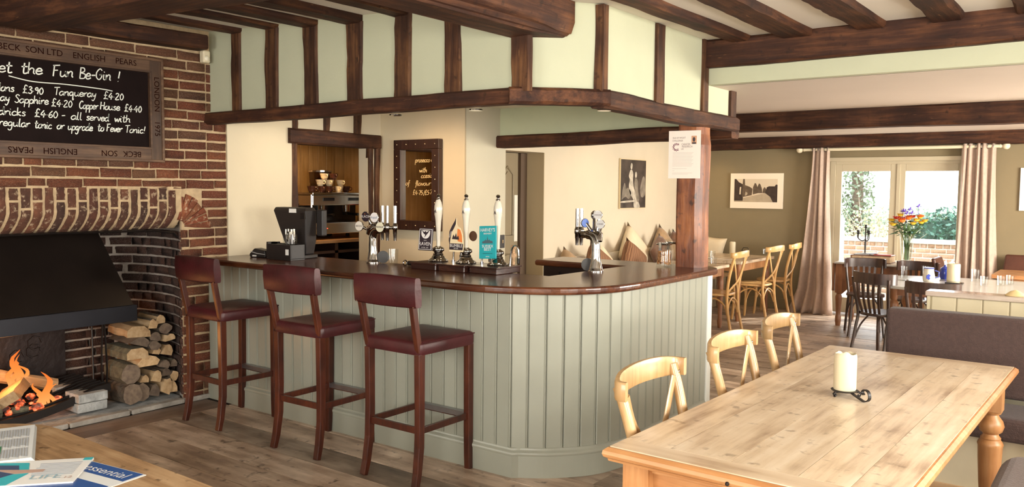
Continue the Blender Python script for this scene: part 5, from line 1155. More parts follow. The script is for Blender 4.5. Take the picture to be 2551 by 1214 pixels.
m, nt, b = _new('cushion_stripe'); v = texmap(nt, (1,1,1)); wv = N(nt, 'ShaderNodeTexWave'); wv.inputs['Scale'].default_value = 9; wv.inputs['Distortion'].default_value = 1.5; nt.links.new(v, wv.inputs['Vector'])
nt.links.new(ramp(nt, wv.outputs[1], [(.25,(.15,.065,.03)),(.55,(.42,.24,.12)),(.8,(.20,.09,.045))]), b.inputs['Base Color']); b.inputs['Roughness'].default_value = .8; STR = m
def cushion_thing(loc, s, mat, rz, roll, label):
    n = 10; m = MB(); vs = []
    for side in (1,-1):
        for i in range(n+1):
            for j in range(n+1):
                u, v = -1+2*i/n, -1+2*j/n; e = (1-u**4)*(1-v**4); k = 1-.10*(u*u*(1-v*v)+v*v*(1-u*u))*1.0
                vs.append((u*s*k, side*.085*math.sqrt(max(e,0)), v*s*k))
    N1 = (n+1)**2; fs = []
    for q in (0,1):
        for i in range(n):
            for j in range(n):
                a = q*N1+i*(n+1)+j; fs.append((a,a+1,a+n+2,a+n+1))
    m.add(vs, fs)
    me = m.mesh('cushion', mat, 60); bm = bmesh.new(); bm.from_mesh(me); bmesh.ops.remove_doubles(bm, verts=bm.verts, dist=.0005); bmesh.ops.recalc_face_normals(bm, faces=bm.faces); bm.to_mesh(me); bm.free()
    o = link('cushion', me); o.location = loc; o.rotation_euler = (Matrix.Rotation(rz,3,'Z') @ Matrix.Rotation(-.22,3,'X') @ Matrix.Rotation(roll,3,'Y')).to_euler()
    return tag(o, label, 'cushion', 'cushions along the settle')
CW = PI/2
for i, (y, x, s, mt, roll, z, lab) in enumerate([(7.76,-4.97,.20,TAN,.6,.72,'tan cushion at the near end of the settle'),(8.05,-4.78,.23,STR,.55,.74,'brown striped velvet cushion behind the rear beer font'),(8.44,-4.97,.21,CRM,.75,.73,'cream cushion left of the dark velvet cushion'),
     (8.82,-4.76,.225,STR,.60,.75,'striped brown velvet cushion standing on its corner'),(9.22,-4.97,.29,CRM,.74,.82,'large cream cushion in the middle of the settle'),(9.62,-4.80,.20,VEL,1.0,.80,'dark brown cushion wedged beside the large cream one'),
     (10.05,-4.97,.27,TAN,.78,.80,'tan velvet cushion left of the oak post'),(10.46,-4.97,.23,VEL,.7,.78,'brown cushion mostly hidden by the oak post')]):
    cushion_thing((x,y,z), s, mt, CW+.05*((i%3)-1), roll, lab)
cushion_thing((-4.83,11.22,.76), .21, CRM, .05, .12, 'cream cushion on the corner of the settle beside the olive wall')
# two settle tables
def settle_table(loc, lx, ly, label):
    t = thing('dining_table', label, 'table', loc); n = 4
    for i in range(n): MB().box(-lx+2*lx*i/n+.001,-lx+2*lx*(i+1)/n-.001,-ly,ly,.715,.75).build('plank', PALEX if False else PINE, t, bevel=.002, seg=1)
    for s in (-1,1):
        MB().box(s*(lx-.06)-.012,s*(lx-.06)+.012,-ly+.1,ly-.1,.62,.715).build('apron', PINEZ, t); MB().box(-lx+.08,lx-.08,s*(ly-.08)-.012,s*(ly-.08)+.012,.62,.715).build('apron', PINEX, t)
        for q in (-1,1): MB().lathe([(.036,.715),(.036,.60),(.030,.58),(.038,.55),(.032,.40),(.024,.12),(.03,.08),(.022,0)], 14, (q*(lx-.07),s*(ly-.09),0)).build('leg', CONSOLEW, t, smooth=45)
    return t
settle_table((-4.18,8.62,0), .38, .78, 'pine dining table nearest the bar in front of the settle'); settle_table((-4.22,10.40,0), .40, .58, 'pine dining table in the corner by the olive wall')
TG = 'glasses on the settle tables'
pc_ = thing('pillar_candle', 'tall cream pillar candle on the corner settle table', 'candle', (-4.19,10.45,.751)); MB().lathe([(.036,0),(.038,.004),(.038,.19),(.030,.20),(.02,.185),(.001,.18)], 16).build('wax', WAX, pc_, smooth=50); MB().cyl((0,0,.18),(0,0,.2),.0015,.001,6).build('wick', IRON, pc_)
pcc = thing('pillar_candle', 'short cream candle seen on the settle table behind the nut jar', 'candle', (-4.30,8.74,.751)); MB().lathe([(.040,0),(.042,.004),(.042,.10),(.032,.104),(.02,.095),(.001,.09)], 16).build('wax', WAX, pcc, smooth=50); MB().cyl((0,0,.09),(0,0,.105),.0015,.001,6).build('wick', IRON, pcc)
tumbler('tumbler', 'upturned glass tumbler on the corner settle table left of the candle', (-4.34,10.15,.751), .045, .085, TG); tumbler('tumbler', 'glass tumbler at the near end of the bar side settle table', (-3.90,9.15,.751), .048, .095, TG); tumbler('tumbler', 'glass tumbler between the candle and the black pot', (-4.05,10.62,.751), .042, .08, TG); tumbler('tumbler', 'glass tumbler at the far edge of the corner settle table', (-3.98,11.05,.751), .040, .085, TG)
cp = thing('condiment_pot', 'small black condiment pot behind the tall candle', 'pot', (-4.12,10.72,.751)); MB().lathe([(.045,0),(.05,.01),(.05,.07),(.045,.075),(.001,.07)], 14).build('body', IRON, cp, smooth=40); MB().tube([(-.05,0,.07),(-.03,0,.11),(.03,0,.11),(.05,0,.07)], .004, 6).build('handle', IRON, cp)
def plateobj(loc, lab, r=.11):
    o = MB().lathe([(r*.6,0),(r,.014),(r,.018),(r*.6,.006),(.001,.005),(.001,0)], 24).build('side_plate', PORC, None, smooth=50); o.location = loc; tag(o, lab, 'plate', 'plates on the settle tables')
plateobj((-4.15,9.08,.751), 'white plate on the bar side settle table'); plateobj((-4.38,9.98,.751), 'white plate at the near edge of the corner settle table')
sb = tag(MB().box(-4.55,-4.05,9.99,10.02,.751,.752).build('table_runner', WHITEP), 'thin paper strip at the edge of the corner settle table', 'paper')

# ---- pictures
pic = thing('portrait_print', 'dark monochrome print of two pale figures on the cream wall', 'picture', (-5.095,9.36,1.69), PI/2)
MB().box(-.335,.335,-.022,.0,-.31,.31).build('canvas', plain('canvas_edge', (.62,.50,.30), .7), pic)
m, nt, b = _new('print_dark_tone'); v = texmap(nt, rnd=False); f = tnoise(nt, v, 5, 5); nt.links.new(ramp(nt, f, [(.35,(.02,.013,.010)),(.7,(.09,.065,.05))]), b.inputs['Base Color']); b.inputs['Roughness'].default_value = .6
MB().box(-.325,.325,-.0235,-.022,-.30,.30).build('print', m, pic)
PALEF = plain('print_figure', (.60,.54,.44), .7, var=.5, vs=14); MIDF = plain('print_mid', (.26,.22,.17), .7, var=.5, vs=12)
def blob(P, mat, y=-.0240): MB().prism([tuple(p)[:2] for p in crom([Vector(q+(0,)) for q in P+[P[0]]],4)][:-1], 0, .0006, Matrix(((1,0,0,0),(0,0,-1,y),(0,1,0,0),(0,0,0,1)))).build('print_figure', mat, pic)
blob([(-.085,.235),(-.06,.262),(-.035,.235),(-.045,.19),(-.065,.18),(-.085,.20)], PALEF, -.0244); blob([(-.09,.17),(-.05,.175),(-.015,.13),(-.02,.05),(.0,-.03),(.06,-.12),(.13,-.22),(.17,-.295),(.02,-.295),(-.0,-.20),(-.09,-.12),(-.12,-.02),(-.10,.05),(-.125,.10)], PALEF)
blob([(.035,.14),(.06,.155),(.08,.13),(.075,.09),(.05,.075),(.035,.10)], PALEF, -.0246); blob([(.03,.07),(.08,.065),(.11,.02),(.12,-.08),(.15,-.20),(.09,-.22),(.05,-.10),(.02,-.02)], MIDF, -.0246); blob([(-.30,-.20),(-.28,-.08),(-.23,.01),(-.19,-.06),(-.13,-.05),(-.06,-.12),(-.12,-.19),(-.2,-.16)], MIDF); blob([(.20,-.16),(.17,-.08),(.20,.02),(.26,.10),(.31,.04),(.31,-.12),(.25,-.17)], MIDF); blob([(-.31,-.215),(0,-.205),(0,-.225),(-.31,-.235)], PALEF, -.0243)
pc2 = thing('street_photograph', 'old sepia village street photograph in a white mount on the olive wall', 'picture', (-4.24,11.396,1.615))
MB().box(-.375,.375,-.025,0,-.245,.245).build('mount', plain('mount_white', (.82,.72,.58), .6), pc2, bevel=.003)
SKY = plain('photo_sky', (.64,.54,.40), .6); MB().box(-.315,.300,-.0262,-.025,-.155,.165).build('photo', SKY, pc2)
PD = plain('photo_dark', (.05,.030,.020), .6, var=.5, vs=20); PMD = plain('photo_mid', (.14,.095,.06), .6, var=.5, vs=24); PLT = plain('photo_road', (.46,.37,.26), .6, var=.2, vs=10)
def ph(P, mat, y): MB().prism(P, 0, .0005, Matrix(((1,0,0,0),(0,0,-1,y),(0,1,0,0),(0,0,0,1)))).build('photo_detail', mat, pc2)
ph([(-.315,-.155),(.300,-.155),(.300,-.10),(.13,-.03),(-.06,-.07),(-.18,-.10),(-.315,-.14)], PLT, -.0263)
ph([(-.315,-.14),(-.19,-.14),(-.18,.02),(-.19,.09),(-.25,.12),(-.29,.165),(-.315,.165)], PD, -.0265); ph([(-.20,-.09),(-.06,-.06),(-.05,.03),(-.10,.06),(-.16,.08),(-.165,.165),(-.19,.165),(-.195,.09)], PMD, -.0266)
ph([(-.045,-.05),(.03,-.03),(.02,.05),(.0,.10),(-.02,.11),(-.045,.05)], PMD, -.0265); ph([(.02,-.03),(.09,-.03),(.08,.04),(.06,.09),(.04,.105),(.02,.06)], PMD, -.0264); ph([(.09,-.03),(.15,-.03),(.14,.03),(.12,.055),(.10,.03)], PMD, -.0263); ph([(.13,-.03),(.15,.05),(.18,.065),(.26,.065),(.28,.09),(.300,.085),(.300,-.155),(.24,-.155),(.2,-.08)], PD, -.0266); ph([(-.24,-.05),(-.235,.05),(-.215,.055),(-.22,-.05)], SKY, -.0268); ph([(-.16,-.07),(-.15,-.01),(-.12,-.03),(-.13,-.06)], PLT, -.0268)
pc3 = thing('wall_picture', 'white mounted picture at the far right edge of the olive wall', 'picture', (-.72,11.396,1.66)); MB().box(-.37,.37,-.025,0,-.25,.25).build('mount', WHITEP, pc3, bevel=.003); MB().box(-.28,.28,-.0262,-.025,-.17,.17).build('photo', PMD, pc3)

# ---- curtain pole and curtains
CURT = plain('linen_curtain', (.74,.57,.46), .95, var=.18, vs=30, bmp=.5, bs=140, sheen=.3)
nt = CURT.node_tree; b = nt.nodes['Principled BSDF']; o_ = nt.nodes['Material Output']
tr = N(nt, 'ShaderNodeBsdfTranslucent'); tr.inputs[0].default_value = (.80,.62,.50,1); mx = N(nt, 'ShaderNodeMixShader'); mx.inputs[0].default_value = .25
nt.links.new(b.outputs[0], mx.inputs[1]); nt.links.new(tr.outputs[0], mx.inputs[2]); nt.links.new(mx.outputs[0], o_.inputs[0])
cpz = 2.165
cpo = thing('curtain_pole', 'cream wooden curtain pole with ball finials above the french door', 'curtain pole')
POLE = plain('pole_cream', (.72,.64,.46), .5)
MB().cyl((-3.56,11.28,cpz),(-1.30,11.28,cpz),.021,.021,14).build('rod', POLE, cpo, smooth=40)
for x, s in ((-3.56,-1),(-1.30,1)):
    MB().cyl((x,11.28,cpz),(x+s*.03,11.28,cpz),.024,.018,12).ball((x+s*.065,11.28,cpz),.042,14,9).build('finial', POLE, cpo, smooth=50); MB().box(x-s*.12-.012,x-s*.12+.012,11.28,11.40,cpz-.02,cpz+.02).build('bracket', POLE, cpo)
def curtain(x0, x1, xb0, xb1, zb, label, seed, pud=0):
    t = thing('curtain', label, 'curtain', group='linen curtains at the french door'); rr = random.Random(seed)
    nf = 4 if seed == 1 else 5; n = 72; rings = []; L = []
    for j in range(29):
        v = j/28; z = cpz+.035 - (cpz+.035-zb)*v; row = []
        e = v**1.6
        a, b = x0+(xb0-x0)*e, x1+(xb1-x1)*e
        if pud and v > .86: b += (v-.86)*.2; a -= (v-.86)*.35
        for i in range(n+1):
            u = i/n; w = math.sin(u*nf*2*PI+seed+.5*math.sin(3*u+v*1.5)); amp = .05*(.75+.5*v)+.012*math.sin(u*11+seed)
            row.append((a+(b-a)*u+.010*math.sin(u*17+v*4), 11.285+amp*w+.02*v*math.sin(u*5+seed) - (pud*.10*max(0,v-.85)/.15), max(z, .004)+ (.006*math.sin(u*30) if v == 1 else 0)))
        L.append(row)
    m = MB(); vs = [p for r in L for p in r]; fs = []
    for j in range(28):
        for i in range(n):
            q = j*(n+1)+i; fs.append((q,q+1,q+n+2,q+n+1))
    m.add(vs, fs); o = m.build('drape', CURT, t, smooth=70); so = o.modifiers.new('thick','SOLIDIFY'); so.thickness = .006
    m = MB()
    for k in range(6):
        x = x0+(x1-x0)*(k+.5)/6; m.tube([(x,11.28+.03*math.cos(q),cpz+.03*math.sin(q)) for q in [i*PI/5 for i in range(10)]], .004, 5, closed=True)
    m.build('eyelet', STEELF, t)
curtain(-3.47,-3.235,-3.66,-3.15,.0,'long linen curtain pooling on the floor at the left of the french door',1,1); curtain(-1.70,-1.33,-1.74,-1.26,.02,'linen curtain hanging straight at the right of the french door',2,0)

# ---- console table in front of the door, with book, candelabra and flowers
co = thing('console_table', 'drop leaf wooden side table in front of the french door', 'table', (0,0,0))
SCRUB = plain('scrubbed_grey', (.58,.56,.52), .3, var=.15, vs=10, coat=.3)
MB().box(-2.87,-1.98,10.34,11.05,.752,.775).build('top', SCRUB, co, bevel=.006); MB().box(-2.90,-2.872,10.38,11.0,.42,.755).build('drop_leaf', CONSOLEW, co, bevel=.004)
MB().box(-2.80,-2.02,10.385,10.405,.57,.75).build('front_apron', CONSOLEW, co); MB().box(-2.55,-2.25,10.378,10.386,.60,.73).build('drawer', CONSOLEW, co, bevel=.003); MB().box(-2.80,-2.02,10.98,11.0,.57,.75).build('rear_apron', CONSOLEW, co)
MB().prism([(-2.79,.57),(-2.60,.57),(-2.79,.38)], -.008, .008, Matrix(((1,0,0,0),(0,0,1,10.395),(0,1,0,0),(0,0,0,1)))).build('corner_brace', CONSOLEW, co)
for x in (-2.82,-2.02):
    for y in (10.40,10.98): MB().box(x-.038,x+.038,y-.038,y+.038,.40,.752).lathe([(.036,.40),(.026,.385),(.038,.36),(.040,.34),(.036,.30),(.030,.18),(.026,.13),(.034,.11),(.036,.06),(.028,0)], 14, (x,y,0)).build('leg', CONSOLEW, co, smooth=45)
bk = thing('ledger_book', 'large old leather bound ledger lying on the side table', 'book', (-2.49,10.60,.776), .02)
MB().box(-.225,.225,-.15,.15,.0,.008).box(-.225,.225,-.15,.15,.078,.086).box(-.225,-.212,-.15,.15,.0,.086).build('cover', plain('book_leather', (.20,.085,.04), .6, var=.4, vs=9), bk, bevel=.004)
MB().box(-.21,.215,-.142,.142,.008,.078).build('pages', plain('book_pages', (.52,.36,.22), .8, var=.4, vs=30), bk)
bk2 = thing('booklet', 'thin dark booklet lying open on the ledger', 'book', (-2.54,10.57,.864), .1); MB().strip([(-.15,0,.004),(-.05,0,.012),(.02,0,.016),(.10,0,.022)], .006, .2, (0,0,1)).build('cover', DARKW, bk2); MB().strip([(-.14,0,.001),(-.02,0,.004),(.02,0,.008)], .004, .19, (0,0,1)).build('pages', WHITEP, bk2)
bk3 = thing('booklet', 'red covered booklet lying on the right of the ledger', 'book', (-2.36,10.56,.864), -.1); MB().box(-.10,.10,-.07,.07,0,.012).build('cover', plain('red_cover', (.42,.09,.07), .5), bk3, bevel=.002); MB().box(-.098,.102,-.068,.068,.002,.010).build('pages', WHITEP, bk3)
cdl = thing('candelabra', 'dark iron five arm candelabra on the side table', 'candelabra', (-2.655,10.88,.776))
MB().lathe([(.06,0),(.055,.012),(.012,.03),(.009,.10),(.012,.2),(.008,.25),(.010,.40)], 12).build('stem', IRON, cdl, smooth=50)
for k in range(5):
    a = k*2*PI/5+.3; r = .105; 
    if k: MB().tube(crom([Vector((0,0,.25)),Vector((r*.5*math.cos(a),r*.5*math.sin(a),.235)),Vector((r*math.cos(a),r*math.sin(a),.27)),Vector((r*math.cos(a),r*math.sin(a),.32))],4), .006, 6).build('arm', IRON, cdl, smooth=60)
    c_ = (r*math.cos(a) if k else 0, r*math.sin(a) if k else 0, .32 if k else .39); MB().lathe([(.008,0),(.024,.012),(.026,.016),(.012,.018),(.014,.045),(.011,.045),(.001,.03)], 10, c_).build('cup', IRON, cdl, smooth=50)
va = thing('flower_vase', 'tall clear glass vase of mixed flowers on the side table', 'vase', (-2.165,10.80,.776))
MB().lathe([(.045,0),(.048,.006),(.055,.03),(.085,.34),(.081,.34),(.050,.03),(.001,.02),(.001,0)], 20).build('glass', pane('vase_glass', (.93,.96,.95), .14), va, smooth=50)
STEM = plain('stem_green', (.10,.20,.05), .6); LEAF = plain('leaf_green', (.055,.13,.03), .6, var=.5, vs=20)
rv = random.Random(11); m = MB()
for k in range(18):
    a = rv.uniform(0,2*PI); r0, r1 = rv.uniform(0,.03), rv.uniform(.02,.16); m.tube(crom([Vector((r0*math.cos(a),r0*math.sin(a),.03)),Vector((.03*math.cos(a),.03*math.sin(a),.25)),Vector((r1*math.cos(a),r1*math.sin(a),.46))],3), .004, 5)
m.build('stems', STEM, va)
def leafm(m, c, d, L, w):
    d = Vector(d).normalized(); u = d.cross(Vector((0,0,1))).normalized(); c = Vector(c)
    m.add([c, c+d*L*.4+u*w, c+d*L*.45+Vector((0,0,.008)), c+d*L*.4-u*w, c+d*L], [(0,1,2),(0,2,3),(1,4,2),(3,2,4)])
m = MB()
for k in range(130):
    a = rv.uniform(0,2*PI); r = rv.uniform(.02,.17); leafm(m, (r*math.cos(a)*.8,r*math.sin(a)*.8,rv.uniform(.33,.50)), (math.cos(a),math.sin(a),rv.uniform(-.5,.4)), rv.uniform(.06,.11), .02)
for k in range(8):
    a = rv.uniform(0,2*PI); leafm(m, (0,0,.12), (math.cos(a)*.4,math.sin(a)*.4,1), .13, .02)
m.build('foliage', LEAF, va)
def petals(c, r, mat, nm, n=14, up=.5):
    m = MB(); c = Vector(c)
    for q in range(2):
        for k in range(n):
            a = 2*PI*k/n+q*.2; d = Vector((math.cos(a),math.sin(a),up-.25*q)); leafm(m, c, d, r*(1-.15*q), r*.24)
    m.ball(c+Vector((0,0,.004)), r*.55, 10, 6, (1,1,.6)); m.build(nm, mat, va)
PET = {'y': plain('petal_yellow', (.80,.55,.05), .6), 'o': plain('petal_orange', (.80,.19,.03), .6), 'r': plain('petal_red', (.55,.03,.02), .6), 'p': plain('petal_violet', (.17,.10,.50), .6)}
for (x,y,z,r,k,up) in [(-.17,-.05,.50,.06,'y',.5),(-.14,-.10,.45,.055,'y',.4),(-.08,-.02,.56,.055,'y',.6),(-.11,-.08,.53,.055,'r',.5),(-.04,-.13,.50,.075,'o',.6),(.03,-.10,.53,.065,'o',.7),(.06,-.03,.55,.05,'r',.5),(.11,-.08,.51,.06,'y',.5),(.15,-.02,.48,.055,'y',.5),(.08,-.11,.47,.055,'y',.4),(.15,-.06,.56,.055,'o',.15),(.18,.02,.50,.055,'y',.5),(.0,.10,.54,.06,'y',.6),(-.08,.10,.52,.055,'o',.5),(-.18,.02,.46,.05,'y',.4),(.12,.06,.54,.055,'y',.5)]:
    petals((x,y,z), r, PET[k], {'y':'yellow_bloom','o':'orange_gerbera','r':'red_bloom'}[k], 14, up)
for (x,y,z) in [(-.03,-.04,.60),(.02,-.02,.62),(.05,-.05,.58),(-.06,0,.60),(.0,-.07,.575),(.11,0,.66)]:
    m = MB()
    for k in range(6):
        a = k*PI/3; leafm(m, (x,y,z), (math.cos(a)*.5,math.sin(a)*.5,1 if k%2 else .2), .055, .013)
    m.cyl((x,y,z-.1),(x,y,z),.003,.003,5); m.build('iris', PET['p'], va)

# ---- dark bistro chairs
def make_bistro(label):
    t = thing('bistro_chair', label, 'chair', group='dark bentwood bistro chairs'); pc = lambda P: crom([Vector(p) for p in P],4)
    MB().lathe([(.001,.44),(.20,.44),(.205,.45),(.20,.468),(.17,.470),(.001,.462)], 26).build('seat', DARKW, t, smooth=50)
    for s in (-1,1):
        MB().tube(pc([(s*.185,-.22,0),(s*.17,-.165,.30),(s*.165,-.14,.46),(s*.185,-.175,.66),(s*.195,-.19,.80)]), .015, 8).build('back_post', DARKW, t, smooth=60); MB().tube(pc([(s*.15,.14,.45),(s*.165,.165,.2),(s*.185,.20,0)]), .016, 8).build('leg', DARKW, t, smooth=60)
        MB().tube(pc([(s*.172,-.17,.20),(s*.15,-.12,.33),(s*.08,-.10,.43)]), .009, 6).build('brace', DARKW, t, smooth=60); MB().tube(pc([(s*.165,.165,.20),(s*.14,.12,.33),(s*.07,.10,.43)]), .009, 6).build('brace', DARKW, t, smooth=60)
    for k in range(5):
        x = -.11+.055*k; MB().strip(pc([(x*.85,-.165-.01*(1-abs(x)*5),.465),(x,-.215,.62),(x*1.1,-.225,.76)]), .024, .008, (1,0,0)).build('slat', DARKW, t)
    C = crom([Vector((x,y,0)) for x,y in [(-.215,-.10),(-.205,-.17),(-.13,-.225),(0,-.245),(.13,-.225),(.205,-.17),(.215,-.10)]],3); rings = []
    for i, p in enumerate(C):
        d = (C[min(i+1,len(C)-1)]-C[max(i-1,0)]).normalized(); n = Vector((-d.y,d.x,0)); rings.append([p+n*b+Vector((0,0,.80+.05*a)) for a,b in [(-1,-.008),(1,-.008),(1.1,0),(1,.008),(-1,.008)]])
    MB().loft(rings).build('top_rail', DARKW, t, smooth=50)
    return t
b0 = make_bistro('dark bentwood bistro chair nearest the camera, its back to the bench'); b0.location = (-1.90,8.52,0); b0.rotation_euler = (0,0,-.42)
dup(b0, (-2.40,9.92,0), PI+.35, 'dark bistro chair between the oval table and the side table'); dup(b0, (-1.34,7.98,0), -.15, 'dark bistro chair half hidden by the cream panelled divider'); dup(b0, (-1.90,9.84,0), PI-.2, 'dark bistro chair on the far side of the oval table')
# ---- oval table with glasses, and cream panelled divider
ov = thing('oval_table', 'oval table with a worn pale top behind the panelled divider', 'table', (-1.10,8.88,0))
MB().prism([(1.05*math.copysign(abs(math.cos(a))**.75,math.cos(a)), .68*math.copysign(abs(math.sin(a))**.75,math.sin(a))) for a in [i*2*PI/40 for i in range(40)]], .722, .748).build('top', SCRUB, ov, bevel=.006)
MB().box(-.72,.72,-.30,.30,.63,.722).build('apron', CONSOLEW, ov)
for x in (-.72,.72):
    for y in (-.28,.28): MB().lathe([(.036,.70),(.036,.60),(.028,.585),(.044,.55),(.046,.50),(.030,.46),(.038,.42),(.030,.2),(.022,.1),(.03,.06),(.02,0)], 14, (x,y,0)).build('leg', CONSOLEW, ov, smooth=45)
dv = thing('panelled_divider', 'cream tongue and groove bench back with a wooden cap behind the banquette', 'divider')
MB().box(-1.13,1.2,6.48,6.56,0,.888).build('core', CREAMPANEL, dv); MB().box(-1.16,1.2,6.44,6.60,.89,.925).build('cap', wood('cap_wood', (.30,.22,.18), (.46,.37,.31), (.60,.52,.45), 'X', 1, .25, coat=.4, bmp=.03, rnd=0), dv, bevel=.006)
dm = MB().box(-.077,.077,-.012,0,.0,.888).mesh('board', CREAMPANEL)
for k in range(14):
    o = link('board', dm, dv, .006, 2); o.location = (-1.045+k*.16, 6.48, 0)
MB().box(-1.15,-1.13,6.46,6.56,0,.888).build('end_trim', CREAMPANEL, dv)
GG = 'glasses on the oval table'
for i, (x, y, r, h, z, lab) in enumerate([(-1.84,9.10,.042,.12,.749,'tall glass tumbler at the left end of the oval table'),(-1.70,9.40,.036,.11,.749,'glass tumbler behind the white and blue jug'),(-1.22,9.20,.050,.12,.749,'large glass tumbler right of the cream candle'),(-1.10,8.85,.042,.09,.749,'glass tumbler in front of the large one on the oval table'),(-.98,9.0,.042,.09,.749,'glass tumbler beside two others on the oval table'),(-.92,9.12,.042,.09,.749,'glass tumbler rightmost of the group on the oval table')]):
    tumbler('tumbler', lab, (x,y,z), r, h, GG)
BLUE = plain('blue_glaze', (.02,.04,.28), .2, coat=.4)
jg = thing('milk_jug', 'white jug with blue flowers and rim on the oval table', 'jug', (-1.58,8.92,.749)); MB().lathe([(.045,0),(.052,.01),(.056,.05),(.046,.10),(.044,.125),(.048,.135),(.044,.135),(.040,.12),(.001,.02)], 18).build('body', PORC, jg, smooth=50); MB().tube([(.05,.01,.11),(.085,.015,.10),(.085,.015,.05),(.054,.01,.04)], .006, 7).build('handle', BLUE, jg, smooth=60); MB().lathe([(.047,.128),(.050,.134),(.044,.138)], 18).build('rim', BLUE, jg)
m = MB(); M_ = Matrix(((.8,0,.6,.01),(.6,0,-.8,-.055),(0,1,0,.05),(0,0,0,1)))
m.prism([(.022*math.cos(a)*(1+.3*(i%2)),.022*math.sin(a)*(1+.3*(i%2))) for i, a in enumerate([k*2*PI/12 for k in range(12)])], -.004, .002, M_).build('flower_motif', BLUE, jg)
tp = thing('sugar_pot', 'small blue lidded pot on the oval table', 'pot', (-1.50,9.28,.749)); MB().lathe([(.035,0),(.045,.02),(.05,.07),(.04,.10),(.044,.105),(.02,.125),(.008,.13),(.012,.14),(.001,.145)], 16).build('body', BLUE, tp, smooth=50); MB().tube([(.045,0,.09),(.08,0,.08),(.08,0,.04),(.048,0,.03)], .005, 6).build('handle', BLUE, tp, smooth=60)
cc2 = thing('pillar_candle', 'thick cream pillar candle in the middle of the oval table', 'candle', (-1.40,9.14,.749)); MB().lathe([(.058,0),(.060,.004),(.060,.165),(.052,.172),(.03,.16),(.001,.155)], 18).build('wax', WAX, cc2, smooth=50); MB().cyl((0,0,.155),(0,0,.18),.0015,.001,6).build('wick', IRON, cc2)
wl_ = tag(MB().box(-1.42,-1.27,8.80,8.90,.749,.765).build('wallet', BLACKG, bevel=.004), 'black leather wallet on the oval table beside the candle', 'wallet')
kn_ = tag(MB().box(-1.98,-1.72,8.86,8.88,.749,.752).build('table_knife', CHROME), 'steel knife at the left end of the oval table', 'knife')
lm = tag(MB().lathe([(.06,0),(.062,.004),(.03,.03),(.001,.04)], 14, (-.62,6.52,.926)).build('bread_roll', plain('roll', (.72,.55,.28), .7), smooth=60), 'pale bread roll on the wooden cap of the divider', 'bread')
# ---- right hand table with leather chairs
rt = thing('dining_table', 'warm brown wooden table at the far right by the olive wall', 'table', (-.20,10.40,0)); 
for i in range(4): MB().box(-.98,.98,-.36+i*.18+.001,-.36+(i+1)*.18-.001,.72,.76).build('plank', PINEX, rt, bevel=.002, seg=1)
for x in (-.88,.88):
    for y in (-.28,.28): MB().box(x-.035,x+.035,y-.035,y+.035,0,.72).build('leg', PINEZ, rt)
MB().box(-.9,.9,-.30,.30,.62,.72).build('apron', PINEX, rt)
def leather_chair(loc, rz, label):
    t = thing('leather_chair', label, 'chair', loc, rz, 'brown leather chairs at the far right table')
    MB().box(-.22,.22,-.2,.22,.40,.48).build('seat', TANLEA, t, bevel=.025, seg=3); MB().loft([[(-.22,-.2,.46),(.22,-.2,.46),(.22,-.14,.46),(-.22,-.14,.46)],[(-.225,-.26,.72),(.225,-.26,.72),(.225,-.20,.72),(-.225,-.20,.72)],[(-.21,-.30,.90),(.21,-.30,.90),(.21,-.26,.90),(-.21,-.26,.90)]]).build('back', TANLEA, t, bevel=.02, seg=3)
    for x in (-.18,.18):
        for y in (-.17,.19): MB().box(x-.02,x+.02,y-.02,y+.02,0,.41).build('leg', DARKW, t)
leather_chair((-1.46,10.22,0), -PI/2, 'brown leather chair pushed up to the far right table, left one'); leather_chair((-.98,10.98,0), PI, 'brown leather chair at the end of the far right table')
for i, (x, lab) in enumerate([(-.86,'glass jar leftmost at the edge of the far right table'),(-.76,'glass jar second at the edge of the far right table'),(-.68,'glass jar third at the edge of the far right table')]): tumbler('tumbler', lab, (x,10.15+.06*i,.761), .036, .11, 'glasses on the far right table')
c9 = thing('pillar_candle', 'cream candle among the glasses on the far right table', 'candle', (-.70,10.40,.761)); MB().lathe([(.035,0),(.036,.16),(.001,.165)], 12).build('wax', WAX, c9, smooth=40); MB().cyl((0,0,.16),(0,0,.18),.0015,.001,6).build('wick', IRON, c9)

# ================================================================== COFFEE TABLE AND PAPERS, LOWER LEFT
CZ = .45
ct = thing('coffee_table', 'worn low wooden coffee table with rounded corners', 'table')
P = [(-2.0,1.865),(-4.10,1.870)] + [(-4.10-.40*math.sin(a), 1.47+.40*math.cos(a)) for a in [math.radians(q) for q in range(12,91,6)]] + [(-4.50,.75),(-2.0,.75)]
mid = 1.36
def clipY(P, lo, hi):
    out = []
    for i in range(len(P)):
        a, b = P[i], P[(i+1)%len(P)]
        ia, ib = lo <= a[1] <= hi, lo <= b[1] <= hi
        if ia: out.append(a)
        ts = []
        for L in (lo, hi):
            if (a[1]-L)*(b[1]-L) < 0: ts.append((L-a[1])/(b[1]-a[1]))
        for t in sorted(ts): out.append((a[0]+(b[0]-a[0])*t, a[1]+(b[1]-a[1])*t))
    return out
for lo_, hi_ in [(.7,1.02),(1.0235,1.36),(1.3635,1.60),(1.6025,1.9)]: MB().prism(clipY(P, lo_, hi_), CZ-.04, CZ).build('plank', TABLEOLD, ct, bevel=.004, seg=2)
MB().box(-4.2,-2.1,.9,1.7,CZ-.12,CZ-.04).build('apron', TABLEOLD, ct)
for x in (-4.1,-2.2):
    for y in (.95,1.65): MB().box(x-.035,x+.035,y-.035,y+.035,0,CZ-.04).build('leg', TABLEOLD, ct, bevel=.004)
